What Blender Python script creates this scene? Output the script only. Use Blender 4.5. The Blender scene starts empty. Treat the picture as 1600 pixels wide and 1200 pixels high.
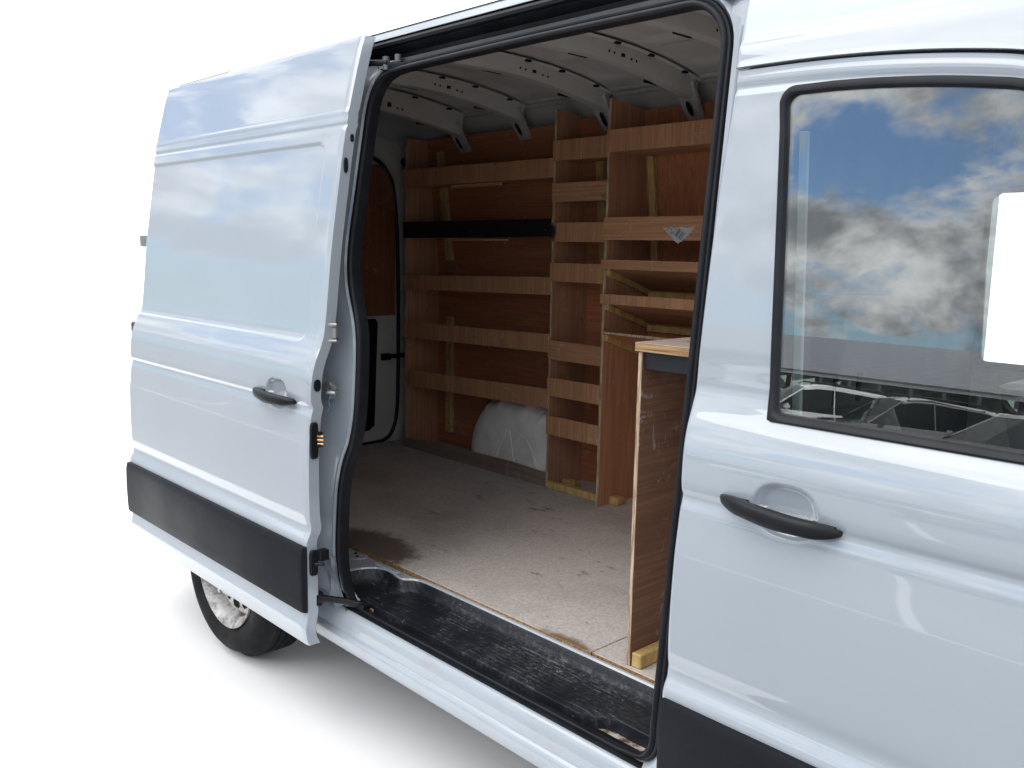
import bpy, bmesh, math, random
from mathutils import Vector, Matrix
random.seed(7)
S = bpy.context.scene
COL = S.collection

# ------------------------------------------------------------------ camera
CAM = Vector((1.19112545, -1.54421021, 1.67176330))
YAW, PITCH, ROLL, FPX = 0.81497475, 0.149192613, 0.0198452562, 1400.2
_f = Vector((-math.sin(YAW)*math.cos(PITCH), math.cos(YAW)*math.cos(PITCH), -math.sin(PITCH)))
_r = Vector((math.cos(YAW), math.sin(YAW), 0))
_u = _r.cross(_f)
_c, _s = math.cos(ROLL), math.sin(ROLL)
RT, UP = _c*_r + _s*_u, -_s*_r + _c*_u
cd = bpy.data.cameras.new('camera'); cam = bpy.data.objects.new('camera', cd); COL.objects.link(cam)
m = Matrix.Identity(4)
for i in range(3):
    m[i][0], m[i][1], m[i][2], m[i][3] = RT[i], UP[i], -_f[i], CAM[i]
cam.matrix_world = m
cd.sensor_fit = 'HORIZONTAL'; cd.sensor_width = 36; cd.lens = FPX/1600*36
cd.clip_start = 0.02; cd.clip_end = 2000
S.camera = cam

# ------------------------------------------------------------------ sky and sun
SUN_EL, SUN_AZ = math.radians(52), math.radians(200)      # azimuth from +Y, clockwise towards +X
w = bpy.data.worlds.new('World'); S.world = w; w.use_nodes = True
nt = w.node_tree; nt.nodes.clear()
def wn(t, **kw):
    n = nt.nodes.new(t)
    for k, v in kw.items(): setattr(n, k, v)
    return n
def lk(a, b): nt.links.new(a, b)
out = wn('ShaderNodeOutputWorld'); bg = wn('ShaderNodeBackground'); lk(bg.outputs[0], out.inputs[0])
bg.inputs[1].default_value = 0.1
sky = wn('ShaderNodeTexSky', sky_type='NISHITA', sun_disc=False)
sky.sun_elevation = SUN_EL; sky.sun_rotation = SUN_AZ
tc = wn('ShaderNodeTexCoord'); sep = wn('ShaderNodeSeparateXYZ'); lk(tc.outputs['Generated'], sep.inputs[0])
def wmath(op, a, b=None, c=None):
    n = wn('ShaderNodeMath', operation=op)
    for i, x in enumerate((a, b, c)):
        if x is None: continue
        if isinstance(x, (int, float)): n.inputs[i].default_value = x
        else: lk(x, n.inputs[i])
    return n.outputs[0]
def wramp(x, lo, hi, a=0., b=1.):
    n = wn('ShaderNodeMapRange', interpolation_type='SMOOTHSTEP')
    lk(x, n.inputs[0]); n.inputs[1].default_value = lo; n.inputs[2].default_value = hi
    n.inputs[3].default_value = a; n.inputs[4].default_value = b
    return n.outputs[0]
zz = wmath('ADD', wmath('ABSOLUTE', sep.outputs[2]), 0.55)
cmb = wn('ShaderNodeCombineXYZ'); lk(wmath('DIVIDE', sep.outputs[0], zz), cmb.inputs[0]); lk(wmath('DIVIDE', sep.outputs[1], zz), cmb.inputs[1])
def wnoise(scale, detail, rough, off):
    mp = wn('ShaderNodeMapping'); mp.inputs[1].default_value = off; lk(cmb.outputs[0], mp.inputs[0])
    n = wn('ShaderNodeTexNoise'); n.inputs['Scale'].default_value = scale; n.inputs['Detail'].default_value = detail
    n.inputs['Roughness'].default_value = rough; n.inputs['Distortion'].default_value = 0.25
    lk(mp.outputs[0], n.inputs['Vector']); return n.outputs[0]
n1 = wnoise(2.7, 12, .60, (3.1, 1.7, 0)); n2 = wnoise(5.2, 10, .62, (9.3, 4.2, 2.0))
low = wramp(sep.outputs[2], .04, .17, -.11, .08)        # fewer clouds down at the horizon
cover = wramp(wmath('ADD', n1, low), .46, .545)
dens = wramp(wmath('ADD', wmath('MULTIPLY', n2, .6), wmath('MULTIPLY', n1, .4)), .40, .60)
ccol = wn('ShaderNodeMix', data_type='RGBA'); lk(dens, ccol.inputs['Factor'])
ccol.inputs['A'].default_value = (15, 15, 15, 1); ccol.inputs['B'].default_value = (3.6, 3.8, 4.1, 1)
skym = wn('ShaderNodeMix', data_type='RGBA', blend_type='MULTIPLY'); skym.inputs['Factor'].default_value = 1
lk(sky.outputs[0], skym.inputs['A']); skym.inputs['B'].default_value = (.62, .86, 1.15, 1)
mix1 = wn('ShaderNodeMix', data_type='RGBA'); lk(cover, mix1.inputs['Factor']); lk(skym.outputs['Result'], mix1.inputs['A']); lk(ccol.outputs['Result'], mix1.inputs['B'])
# the bright white overcast half of the sky that stands behind the van
white = wramp(sep.outputs[1], -.12, .16)
mix2 = wn('ShaderNodeMix', data_type='RGBA'); lk(white, mix2.inputs['Factor']); lk(mix1.outputs['Result'], mix2.inputs['A']); mix2.inputs['B'].default_value = (20, 20, 20, 1)
lk(mix2.outputs['Result'], bg.inputs[0])
sl = bpy.data.lights.new('sun', 'SUN'); sl.energy = 1.25; sl.angle = math.radians(55); sl.color = (1, .97, .92)
so = bpy.data.objects.new('sun', sl); COL.objects.link(so)
sd = Vector((math.sin(SUN_AZ)*math.cos(SUN_EL), math.cos(SUN_AZ)*math.cos(SUN_EL), math.sin(SUN_EL)))
so.rotation_euler = sd.to_track_quat('Z', 'Y').to_euler()
vs = S.view_settings; vs.view_transform = 'Standard'; vs.look = 'None'; vs.exposure = .5; vs.gamma = 1; vs.use_curve_mapping = False

# ------------------------------------------------------------------ measuring (a pixel of the 1600x1200 photograph is a direction)
def at(u, v, ax, val):
    d = RT*((u-800)/FPX) + UP*(-(v-600)/FPX) + _f
    i = 'XYZ'.index(ax)
    return CAM + d*((val-CAM[i])/d[i])

# ------------------------------------------------------------------ materials
MATS = {}
class NB:
    """small node builder for one principled material"""
    def __init__(s, name):
        s.m = bpy.data.materials.new(name); s.m.use_nodes = True; s.t = s.m.node_tree
        s.p = s.t.nodes['Principled BSDF']; MATS[name] = s.m
        s.tc = s.t.nodes.new('ShaderNodeTexCoord')
    def set(s, **k):
        for a, b in k.items(): s.p.inputs[a.replace('_', ' ')].default_value = b
        return s
    def link(s, a, b): s.t.links.new(a, b); return s
    def map(s, scale=(1, 1, 1), loc=(0, 0, 0), src='Object'):
        mp = s.t.nodes.new('ShaderNodeMapping'); s.link(s.tc.outputs[src], mp.inputs[0])
        mp.inputs['Scale'].default_value = scale; mp.inputs['Location'].default_value = loc; return mp.outputs[0]
    def noise(s, scale, detail=4, rough=.55, vec=None, dist=0):
        n = s.t.nodes.new('ShaderNodeTexNoise'); n.inputs['Scale'].default_value = scale; n.inputs['Detail'].default_value = detail
        n.inputs['Roughness'].default_value = rough; n.inputs['Distortion'].default_value = dist
        s.link(vec if vec is not None else s.tc.outputs['Object'], n.inputs['Vector']); return n.outputs[0]
    def ramp(s, x, lo, hi, a=0., b=1.):
        n = s.t.nodes.new('ShaderNodeMapRange'); n.interpolation_type = 'SMOOTHSTEP'; s.link(x, n.inputs[0])
        for i, q in enumerate((lo, hi, a, b)): n.inputs[i+1].default_value = q
        return n.outputs[0]
    def math(s, op, a, b=None):
        n = s.t.nodes.new('ShaderNodeMath'); n.operation = op
        for i, x in enumerate((a, b)):
            if x is None: continue
            if isinstance(x, (int, float)): n.inputs[i].default_value = x
            else: s.link(x, n.inputs[i])
        return n.outputs[0]
    def mix(s, f, a, b, mode='MIX'):
        n = s.t.nodes.new('ShaderNodeMix'); n.data_type = 'RGBA'; n.blend_type = mode
        for k, x in (('Factor', f), ('A', a), ('B', b)):
            if isinstance(x, (int, float)): n.inputs[k].default_value = x
            elif isinstance(x, tuple): n.inputs[k].default_value = (*x, 1)
            else: s.link(x, n.inputs[k])
        return n.outputs['Result']
    def col(s, c): 
        if isinstance(c, tuple): s.p.inputs['Base Color'].default_value = (*c, 1)
        else: s.link(c, s.p.inputs['Base Color'])
        return s
    def rough(s, r):
        if isinstance(r, (int, float)): s.p.inputs['Roughness'].default_value = r
        else: s.link(r, s.p.inputs['Roughness'])
        return s
    def bump(s, h, strength=.3, dist=.01):
        b = s.t.nodes.new('ShaderNodeBump'); b.inputs['Strength'].default_value = strength; b.inputs['Distance'].default_value = dist
        s.link(h, b.inputs['Height']); s.link(b.outputs[0], s.p.inputs['Normal']); return s

def paint(name, c, dirt=.0, coat=1., rough=.28):
    b = NB(name); n = b.noise(2.2, 5); f = b.noise(60, 3)
    base = b.mix(b.ramp(n, .3, .75), c, tuple(x*.95 for x in c))
    if dirt:
        d = b.math('MULTIPLY', b.ramp(b.noise(1, 9, .72, b.map((9, 30, 30))), .46, .74), dirt)
        base = b.mix(d, base, (.30, .25, .19))
        sp = b.math('MULTIPLY', b.ramp(b.noise(95, 2), .72, .78), dirt*.9)
        base = b.mix(sp, base, (.12, .09, .07))
    b.col(base).set(Roughness=rough, Coat_Weight=coat, Coat_Roughness=.03)
    b.p.inputs['Coat IOR'].default_value = 1.85
    w_ = b.noise(1.6, 2); b.bump(w_, .05, .02)
    return b
PW = (.405, .452, .503)
paint('paint', PW, dirt=.035)
paint('paint_jamb', PW, dirt=.16, coat=.6)
paint('paint_sill', PW, dirt=.32, coat=.6)
paint('paint_inside', (.60, .59, .57), dirt=.12, coat=0, rough=.5)
def plain(name, c, r=.5, metal=0, var=.12, sc=30, bump=.0, spec=None):
    b = NB(name); n = b.noise(sc, 5)
    b.col(b.mix(b.ramp(n, .3, .7), tuple(x*(1-var) for x in c), tuple(min(1, x*(1+var)) for x in c)))
    b.rough(b.ramp(b.noise(sc*.3, 4), .3, .7, r*.85, min(1, r*1.15))).set(Metallic=metal)
    if bump: b.bump(b.noise(sc*12, 2), bump, .002)
    if spec is not None: b.p.inputs['Specular IOR Level'].default_value = spec
    return b
plain('cladding', (.0095, .011, .015), .55, var=.06, sc=6, bump=.25, spec=.16)
plain('black_plastic', (.008, .009, .012), .4, bump=.1, spec=.3)
plain('rubber', (.010, .0115, .016), .45, var=.25, sc=14, spec=.3)
plain('rail_black', (.014, .016, .020), .4, var=.3, sc=10, spec=.35)
plain('steel', (.45, .45, .44), .32, metal=1, sc=50)
plain('brass', (.60, .36, .20), .35, metal=1)
plain('tyre', (.010, .010, .011), .75, var=.3, sc=20, bump=.2, spec=.2)
plain('dark_void', (.004, .004, .004), .9)
plain('cab_grey', (.02, .022, .024), .7, spec=.2)
plain('cab_light', (.20, .22, .22), .6)
plain('arch_plastic', (.82, .79, .75), .45, var=.1, sc=9)
plain('galv', (.16, .17, .18), .4, metal=.6, sc=20)
plain('string', (.12, .25, .5), .7)
plain('roof_stamp', (.50, .49, .48), .5)
b = NB('rim_paint'); d = b.ramp(b.noise(16, 7, .7), .34, .66)
b.col(b.mix(d, (.62, .62, .61), (.17, .13, .10))).rough(.42)

def ply(name, c, grain, scuff=.5, extra=None):
    """grain: axis along which the fibres run"""
    b = NB(name)
    hi = 120; sc = {'X': (3, hi, hi), 'Y': (hi, 3, hi), 'Z': (hi, hi, 3)}[grain]
    lo = {'X': (1.2, 14, 14), 'Y': (14, 1.2, 14), 'Z': (14, 14, 1.2)}[grain]
    g = b.noise(1, 3, .6, b.map(sc)); g2 = b.noise(1, 5, .6, b.map(lo), .6)
    base = b.mix(b.ramp(g, .3, .7), tuple(x*.72 for x in c), tuple(x*1.22 for x in c))
    base = b.mix(b.ramp(g2, .3, .75, 0, .6), base, tuple(x*.62 for x in c))
    # dust, plaster smears and dark knocks
    d = b.ramp(b.noise(3.5, 8, .68), .52, .74, 0, .35); base = b.mix(d, base, (.30, .25, .21))
    sc_ = b.math('MULTIPLY', b.ramp(b.noise(9, 10, .78, b.map((1, 1, 1), (5, 3, 1)), 1.4), .575, .65), scuff)
    base = b.mix(sc_, base, (.52, .50, .47))
    mpd = b.t.nodes.new('ShaderNodeMapping'); b.link(b.tc.outputs['Object'], mpd.inputs[0]); mpd.inputs['Rotation'].default_value = (.3, .75, .2); mpd.inputs['Scale'].default_value = (9, 60, 110)
    base = b.mix(b.math('MULTIPLY', b.ramp(b.noise(1, 3, .6, mpd.outputs[0]), .70, .74), scuff*.8), base, (.60, .56, .52))
    k = b.math('MULTIPLY', b.ramp(b.noise(17, 4, .6, b.map((1, 1, 1), (2, 8, 4))), .68, .74), .6); base = b.mix(k, base, (.03, .02, .016))
    oi = b.t.nodes.new('ShaderNodeObjectInfo'); base = b.mix(b.ramp(oi.outputs['Random'], 0, 1, 0, .32), base, (c[0]*.62, c[1]*.66, c[2]*.75))
    if extra: base = extra(b, base)
    b.col(base).rough(b.ramp(g2, .2, .8, .5, .75)); b.bump(g, .25, .002)
    return b
def blob(b, cx, cy, rx, ry, lo, hi, ax=1):
    mp = b.map((1/rx, 1/ry, 0) if ax == 1 else (1/rx, 0, 1/ry), (-cx/rx, -cy/ry, 0) if ax == 1 else (-cx/rx, 0, -cy/ry))
    vl = b.t.nodes.new('ShaderNodeVectorMath'); vl.operation = 'LENGTH'; b.link(mp, vl.inputs[0])
    return b.ramp(b.math('ADD', vl.outputs['Value'], b.math('MULTIPLY', b.noise(22, 6, .7), .9)), lo, hi, 1, 0)
RED = (.56, .205, .088); TAN = (.58, .285, .142)
ply('ply_v', TAN, 'Z', .55); ply('ply_h', TAN, 'X', .55)
ply('ply_smudged', TAN, 'Z', .5, lambda b, c: b.mix(blob(b, -1.80, 1.758, .035, .05, .9, 1.7, 2), c, (.012, .011, .011)))
ply('ply_red_h', RED, 'X', .5); ply('ply_red_v', RED, 'Z', .25)
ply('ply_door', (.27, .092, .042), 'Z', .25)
ply('ply_side', (.58, .29, .155), 'Z', .35)
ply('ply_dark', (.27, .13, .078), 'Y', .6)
ply('dusty_top', (.46, .38, .32), 'X', .6)
ply('ply_floor_dust', (.29, .20, .155), 'X', .5)
b = NB('ply_edge'); g = b.noise(1, 3, .6, b.map((150, 150, 12)))
b.col(b.mix(b.ramp(g, .35, .65), (.30, .20, .12), (.62, .49, .35))).rough(.8)
b = NB('ply_edge_layers'); g = b.noise(1, 3, .6, b.map((6, 6, 260)))
b.col(b.mix(b.ramp(g, .35, .65), (.19, .075, .03), (.48, .30, .15))).rough(.8)
b = NB('pine'); g = b.noise(1, 4, .6, b.map((40, 40, 6)), 1); kn = b.noise(22, 3)
b.col(b.mix(b.ramp(kn, .66, .74), b.mix(b.ramp(g, .3, .7), (.44, .285, .09), (.63, .45, .19)), (.12, .06, .025))).rough(.65)
b = NB('black_lip'); n = b.noise(14, 8, .7)
b.col(b.mix(b.ramp(n, .55, .8), (.008, .008, .009), (.06, .05, .045))).rough(.5)
# chipboard floor
b = NB('chipboard'); fl = b.noise(95, 6, .75); fl2 = b.noise(260, 3, .6); big = b.noise(1.8, 7, .62)
base = b.mix(b.ramp(fl, .3, .72), (.43, .39, .36), (.65, .60, .565))
base = b.mix(b.ramp(fl2, .62, .74), base, (.52, .49, .47))
base = b.mix(b.ramp(b.noise(150, 3, .7), .60, .70, 0, .75), base, (.16, .12, .095))
base = b.mix(b.ramp(big, .45, .72, 0, .45), base, (.20, .165, .14))
st = b.ramp(b.noise(6.5, 8, .72, b.map((.8, 1.6, 1), (1.3, 7.7, 0))), .60, .70, 0, .85); base = b.mix(st, base, (.085, .062, .046))
st2 = b.ramp(b.noise(24, 5, .7), .66, .72, 0, .8); base = b.mix(st2, base, (.06, .045, .035))
# wet brown patch by the rear corner of the doorway, and a damp orange one on the front edge
base = b.mix(b.math('MULTIPLY', blob(b, -1.63, .36, .30, .17, 1.05, 1.5), .85), base, (.075, .042, .018))
base = b.mix(b.math('MULTIPLY', blob(b, -.53, .305, .13, .05, .95, 1.6), .9), base, (.15, .085, .025))
b.col(base).rough(.75); b.bump(fl, .25, .003)
b = NB('chip_edge'); n = b.noise(130, 5, .75)
b.col(b.mix(b.ramp(n, .35, .68), (.16, .075, .025), (.47, .28, .12))).rough(.85); b.bump(n, .5, .004)
# scuffed step tray
b = NB('tray'); n = b.noise(3.2, 8, .7); s1 = b.noise(70, 7, .8); s2 = b.noise(1, 5, .7, b.map((14, 90, 40)))
sy = b.t.nodes.new('ShaderNodeSeparateXYZ'); b.link(b.tc.outputs['Object'], sy.inputs[0])
rib = b.ramp(b.math('SINE', b.math('MULTIPLY', sy.outputs[1], 2*math.pi/.017)), .2, .9)
dash = b.ramp(b.noise(1, 4, .7, b.map((26, 60, 5))), .46, .60)
dust = b.math('MULTIPLY', b.ramp(n, .40, .68), b.math('MAXIMUM', b.ramp(s1, .46, .70), b.math('MULTIPLY', rib, dash)))
base = b.mix(b.math('MULTIPLY', dust, .5), (.010, .012, .017), (.30, .31, .33))
base = b.mix(b.ramp(s2, .66, .76, 0, .45), base, (.34, .34, .35))
base = b.mix(b.ramp(b.noise(38, 4, .7), .66, .74, 0, .6), base, (.42, .42, .42))
b.col(base).rough(b.ramp(n, .3, .7, .28, .65)); b.bump(b.math('ADD', b.math('MULTIPLY', s1, .5), b.math('MULTIPLY', rib, .5)), .35, .003)
b = NB('rusty_metal'); n = b.noise(20, 8, .75)
b.col(b.mix(b.ramp(n, .42, .62), (.50, .47, .42), (.10, .05, .025))).rough(.7)
# glass
def glass(name, tint, refl):
    mt = bpy.data.materials.new(name); mt.use_nodes = True; t = mt.node_tree; t.nodes.clear(); MATS[name] = mt
    o = t.nodes.new('ShaderNodeOutputMaterial'); mx = t.nodes.new('ShaderNodeMixShader'); tr = t.nodes.new('ShaderNodeBsdfTransparent')
    gl = t.nodes.new('ShaderNodeBsdfGlossy'); gl.inputs['Roughness'].default_value = 0
    tr.inputs[0].default_value = (*tint, 1); lw = t.nodes.new('ShaderNodeLayerWeight'); lw.inputs[0].default_value = .35
    mr = t.nodes.new('ShaderNodeMapRange'); t.links.new(lw.outputs['Facing'], mr.inputs[0]); mr.inputs[3].default_value = refl; mr.inputs[4].default_value = min(1, refl*4)
    t.links.new(mr.outputs[0], mx.inputs[0]); t.links.new(tr.outputs[0], mx.inputs[1]); t.links.new(gl.outputs[0], mx.inputs[2]); t.links.new(mx.outputs[0], o.inputs[0])
glass('window_glass', (.92, .965, .96), .155)
glass('car_glass', (.25, .28, .28), .08)
b = NB('ground_white'); n = b.noise(.7, 5); b.col(b.mix(b.ramp(n, .3, .7), (.86, .86, .86), (.88, .88, .88))).rough(.9)
b = NB('concrete'); n = b.noise(40, 6, .7); b.col(b.mix(b.ramp(n, .3, .7), (.17, .175, .18), (.235, .24, .245))).rough(.85)
# torn sticker
b = NB('sticker'); mp = b.t.nodes.new('ShaderNodeMapping'); b.link(b.tc.outputs['Object'], mp.inputs[0]); mp.vector_type = 'TEXTURE'
mp.inputs['Location'].default_value = (-1.012, 0, 1.742); mp.inputs['Rotation'].default_value = (0, math.radians(33), 0)     # print runs aslant
sx = b.t.nodes.new('ShaderNodeSeparateXYZ'); b.link(mp.outputs[0], sx.inputs[0])
def band(o_, lo, hi): return b.math('MULTIPLY', b.math('GREATER_THAN', o_, lo), b.math('LESS_THAN', o_, hi))
sc1 = b.t.nodes.new('ShaderNodeMapping'); b.link(mp.outputs[0], sc1.inputs[0]); sc1.inputs['Scale'].default_value = (230, .01, .01)
bars = b.math('MULTIPLY', b.ramp(b.noise(1, 2, .5, sc1.outputs[0]), .49, .51), b.math('MULTIPLY', band(sx.outputs[0], -.018, .024), band(sx.outputs[2], -.014, .020)))
sc2 = b.t.nodes.new('ShaderNodeMapping'); b.link(mp.outputs[0], sc2.inputs[0]); sc2.inputs['Scale'].default_value = (160, 1, 420)
txt = b.math('MULTIPLY', b.ramp(b.noise(1, 1, .5, sc2.outputs[0]), .56, .60), b.math('LESS_THAN', sx.outputs[0], -.022))
base = b.mix(b.math('MAXIMUM', bars, b.math('MULTIPLY', txt, .7)), (.52, .51, .53), (.035, .035, .04))
b.col(base).rough(.6)
# solar canopy
b = NB('solar'); br = b.t.nodes.new('ShaderNodeTexBrick'); b.link(b.map((1, 1, 1)), br.inputs['Vector'])
br.offset = 0; br.inputs['Scale'].default_value = 1; br.inputs['Brick Width'].default_value = 1.1; br.inputs['Row Height'].default_value = 1.8; br.inputs['Mortar Size'].default_value = .04
br.inputs['Color1'].default_value = (.10, .10, .11, 1); br.inputs['Color2'].default_value = (.12, .115, .12, 1); br.inputs['Mortar'].default_value = (.3, .3, .3, 1)
b.col(br.outputs['Color']).rough(.3)
plain('post_steel', (.05, .055, .06), .5); plain('purlin', (.35, .36, .37), .5)
for nm, c in (('car_white', (.62, .63, .64)), ('car_black', (.012, .015, .02)), ('car_blue', (.03, .05, .075)), ('car_grey', (.10, .12, .14))):
    paint(nm, c, coat=1)
plain('lamp_lens', (.6, .62, .64), .1); plain('hedge', (.018, .026, .012), .9, var=.6, sc=3)
plain('lamp_dark', (.03, .012, .012), .2)

# ------------------------------------------------------------------ mesh helpers
class MB:
    def __init__(s): s.v = []; s.f = []; s.mi = []
    def quad(s, a, b, c, d, mi=0):
        n = len(s.v); s.v += [a, b, c, d]; s.f.append((n, n+1, n+2, n+3)); s.mi.append(mi)
    def hexa(s, c, mi=0, ei=None, thin=1):
        """8 corners: index = ix + 2*iy + 4*iz; faces across the thin axis get mi, the others ei"""
        n = len(s.v); s.v += [tuple(p) for p in c]
        fs = [((0, 4, 6, 2), 0), ((1, 3, 7, 5), 0), ((0, 1, 5, 4), 1), ((2, 6, 7, 3), 1), ((0, 2, 3, 1), 2), ((4, 5, 7, 6), 2)]
        for f, ax in fs:
            s.f.append(tuple(n+i for i in f)); s.mi.append(mi if (ei is None or ax == thin) else ei)
    def box(s, x0, x1, y0, y1, z0, z1, mi=0, ei=None, thin=1):
        s.hexa([(x, y, z) for z in (z0, z1) for y in (y0, y1) for x in (x0, x1)], mi, ei, thin)
    def grid(s, P, closed_u=False, closed_v=False, mi=0, keep=None):
        """P: rows of points"""
        R, C = len(P), len(P[0]); n = len(s.v)
        for r in P: s.v += [tuple(p) for p in r]
        for i in range(R - (0 if closed_u else 1)):
            for j in range(C - (0 if closed_v else 1)):
                a, b_, c, d = (i, j), (i, (j+1) % C), ((i+1) % R, (j+1) % C), ((i+1) % R, j)
                if keep and not keep([P[q[0]][q[1]] for q in (a, b_, c, d)]): continue
                s.f.append(tuple(n + q[0]*C + q[1] for q in (a, b_, c, d))); s.mi.append(mi)
    def ngon(s, pts, mi=0):
        n = len(s.v); s.v += [tuple(p) for p in pts]; s.f.append(tuple(range(n, n+len(pts)))); s.mi.append(mi)
    def sweep(s, path, sec, closed=True, normal=(0, -1, 0), mi=0, cap=True, scale=None):
        """sec: (a, b) with a sideways in the plane of the path, b along the normal"""
        n_ = Vector(normal); N = len(path); rows = []
        for i in range(N):
            p = Vector(path[i])
            a = Vector(path[(i-1) % N]) if (closed or i > 0) else p
            c = Vector(path[(i+1) % N]) if (closed or i < N-1) else p
            t = (c-a).normalized(); nn = (n_ - t*n_.dot(t)).normalized(); sd_ = t.cross(nn)
            k_ = scale[i] if scale else 1; rows.append([p + sd_*a_*k_ + nn*b_*k_ for a_, b_ in sec])
        s.grid(rows, closed_u=closed, closed_v=True, mi=mi)
        if not closed and cap: s.ngon(rows[0], mi); s.ngon(rows[-1][::-1], mi)
    def tube(s, path, r, n=10, closed=False, mi=0):
        P = [Vector(p) for p in path]; N = len(P); rows = []
        ref = Vector((0.13, 0.21, 1)).normalized()
        for i in range(N):
            a = P[(i-1) % N] if (closed or i) else P[i]; c = P[(i+1) % N] if (closed or i < N-1) else P[i]
            t = (c-a).normalized(); x = ref.cross(t)
            if x.length < .05: x = Vector((1, 0, 0)).cross(t)
            x.normalize(); y = t.cross(x); rr = r[i] if isinstance(r, (list, tuple)) else r
            rows.append([P[i] + (x*math.cos(k*2*math.pi/n) + y*math.sin(k*2*math.pi/n))*rr for k in range(n)])
        s.grid(rows, closed_u=closed, closed_v=True, mi=mi)
        if not closed: s.ngon(rows[0], mi); s.ngon(rows[-1][::-1], mi)
    def lathe(s, prof, c, n=64, mi=0, keep=None):
        """prof: (radius, y) around the Y axis through c"""
        rows = [[(c[0]+r*math.cos(k*2*math.pi/n), c[1]+y, c[2]+r*math.sin(k*2*math.pi/n)) for k in range(n)] for r, y in prof]
        s.grid(rows, closed_v=True, mi=mi, keep=keep)
    def build(s, name, mats, parent=None, smooth=False, bevel=0, seg=1, merge=False, auto=None):
        me = bpy.data.meshes.new(name); me.from_pydata([tuple(p) for p in s.v], [], s.f)
        mats = mats if isinstance(mats, (list, tuple)) else [mats]
        for q in mats: me.materials.append(MATS[q])
        for p, i in zip(me.polygons, s.mi): p.material_index = i
        bm = bmesh.new(); bm.from_mesh(me)
        if merge: bmesh.ops.remove_doubles(bm, verts=bm.verts, dist=1e-5)
        if bevel: bmesh.ops.bevel(bm, geom=bm.edges[:], offset=bevel, segments=seg, affect='EDGES', clamp_overlap=True)
        bmesh.ops.recalc_face_normals(bm, faces=bm.faces)
        if auto is not None:
            for e in bm.edges:
                if len(e.link_faces) == 2 and e.calc_face_angle(0) > math.radians(auto): e.smooth = False
        bm.to_mesh(me); bm.free()
        if smooth or auto is not None:
            for p in me.polygons: p.use_smooth = True
        me.update()
        o = bpy.data.objects.new(name, me); COL.objects.link(o)
        if parent is not None: o.parent = parent
        return o
def empty(name, loc, label, cat, group=None):
    o = bpy.data.objects.new(name, None); COL.objects.link(o); o.location = loc; o.empty_display_size = .1
    o['label'] = label; o['category'] = cat
    if group: o['group'] = group
    return o
def adopt(root):
    """children were built in world coordinates: keep them there"""
    inv = Matrix.Translation(root.location).inverted()
    for c in root.children: c.matrix_parent_inverse = inv
def pchip(xs, ys):
    n = len(xs); h = [xs[i+1]-xs[i] for i in range(n-1)]; d = [(ys[i+1]-ys[i])/h[i] for i in range(n-1)]
    mm = [d[0]]+[0]*(n-2)+[d[-1]]
    for i in range(1, n-1):
        if d[i-1]*d[i] > 0:
            w1, w2 = 2*h[i]+h[i-1], h[i]+2*h[i-1]; mm[i] = (w1+w2)/(w1/d[i-1]+w2/d[i])
    def f(x):
        if x <= xs[0]: return ys[0]+mm[0]*(x-xs[0])
        if x >= xs[-1]: return ys[-1]+mm[-1]*(x-xs[-1])
        i = 0
        while x > xs[i+1]: i += 1
        t = (x-xs[i])/h[i]
        return (1+2*t)*(1-t)**2*ys[i] + t*(1-t)**2*h[i]*mm[i] + t*t*(3-2*t)*ys[i+1] + t*t*(t-1)*h[i]*mm[i+1]
    return f
def smooth_fn(f, w=.006):
    return lambda x: sum(f(x+k*w/3)*g for k, g in ((-3, .06), (-2, .12), (-1, .2), (0, .24), (1, .2), (2, .12), (3, .06)))
def sstep(a, b, x):
    t = max(0, min(1, (x-a)/(b-a))); return t*t*(3-2*t)
def lerp(a, b, t): return a+(b-a)*t

# ------------------------------------------------------------------ the body's cross-section: y of the outer skin at height z
_low = [(.30, .045), (.335, .016), (.365, .005), (.390, .002), (.425, .008), (.455, .012), (.50, .012), (.64, .012), (.690, .010), (.705, .014), (.728, .026), (.745, .028), (.775, .0235), (.83, .0215), (.90, .0210), (1.0, .0225), (1.08, .029),
        (1.118, .0335), (1.136, .0385), (1.147, .0405), (1.160, .0350), (1.182, .0325), (1.22, .035), (1.26, .041), (1.30, .053), (1.345, .072), (1.38, .0835)]
_side = pchip([a for a, b_ in _low+[(1.45, .0935), (1.64, .1135), (1.84, .1415), (2.02, .170), (2.1, .1865), (2.2, .210), (2.325, .244), (2.40, .275)]],
              [b_ for a, b_ in _low+[(1.45, .0935), (1.64, .1135), (1.84, .1415), (2.02, .170), (2.1, .1865), (2.2, .210), (2.325, .244), (2.40, .275)]])
_frnt = pchip([a for a, b_ in _low+[(1.45, .088), (1.64, .1035), (1.84, .1195), (2.02, .134), (2.1, .146), (2.2, .174), (2.325, .233), (2.40, .270)]],
              [b_ for a, b_ in _low+[(1.45, .088), (1.64, .1035), (1.84, .1195), (2.02, .134), (2.1, .146), (2.2, .174), (2.325, .233), (2.40, .270)]])
PS = smooth_fn(_side, .0045); PF = smooth_fn(_frnt, .0045)
def on_skin(u, v, fn, off=0.):
    y = .05
    for i in range(40):
        q = at(u, v, 'Y', y); y = .5*y + .5*(fn(q.z)+off)
    return q
SZ = [.46, .488, .617, .725, .93, 1.08, 1.2, 1.32, 1.46, 1.665, 1.88, 2.06, 2.2, 2.26]; SY = [.077, .077, .08, .09, .1, .107, .112, .117, .132, .158, .19, .215, .23, .232]
YSEAL = pchip(SZ, SY)

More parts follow.
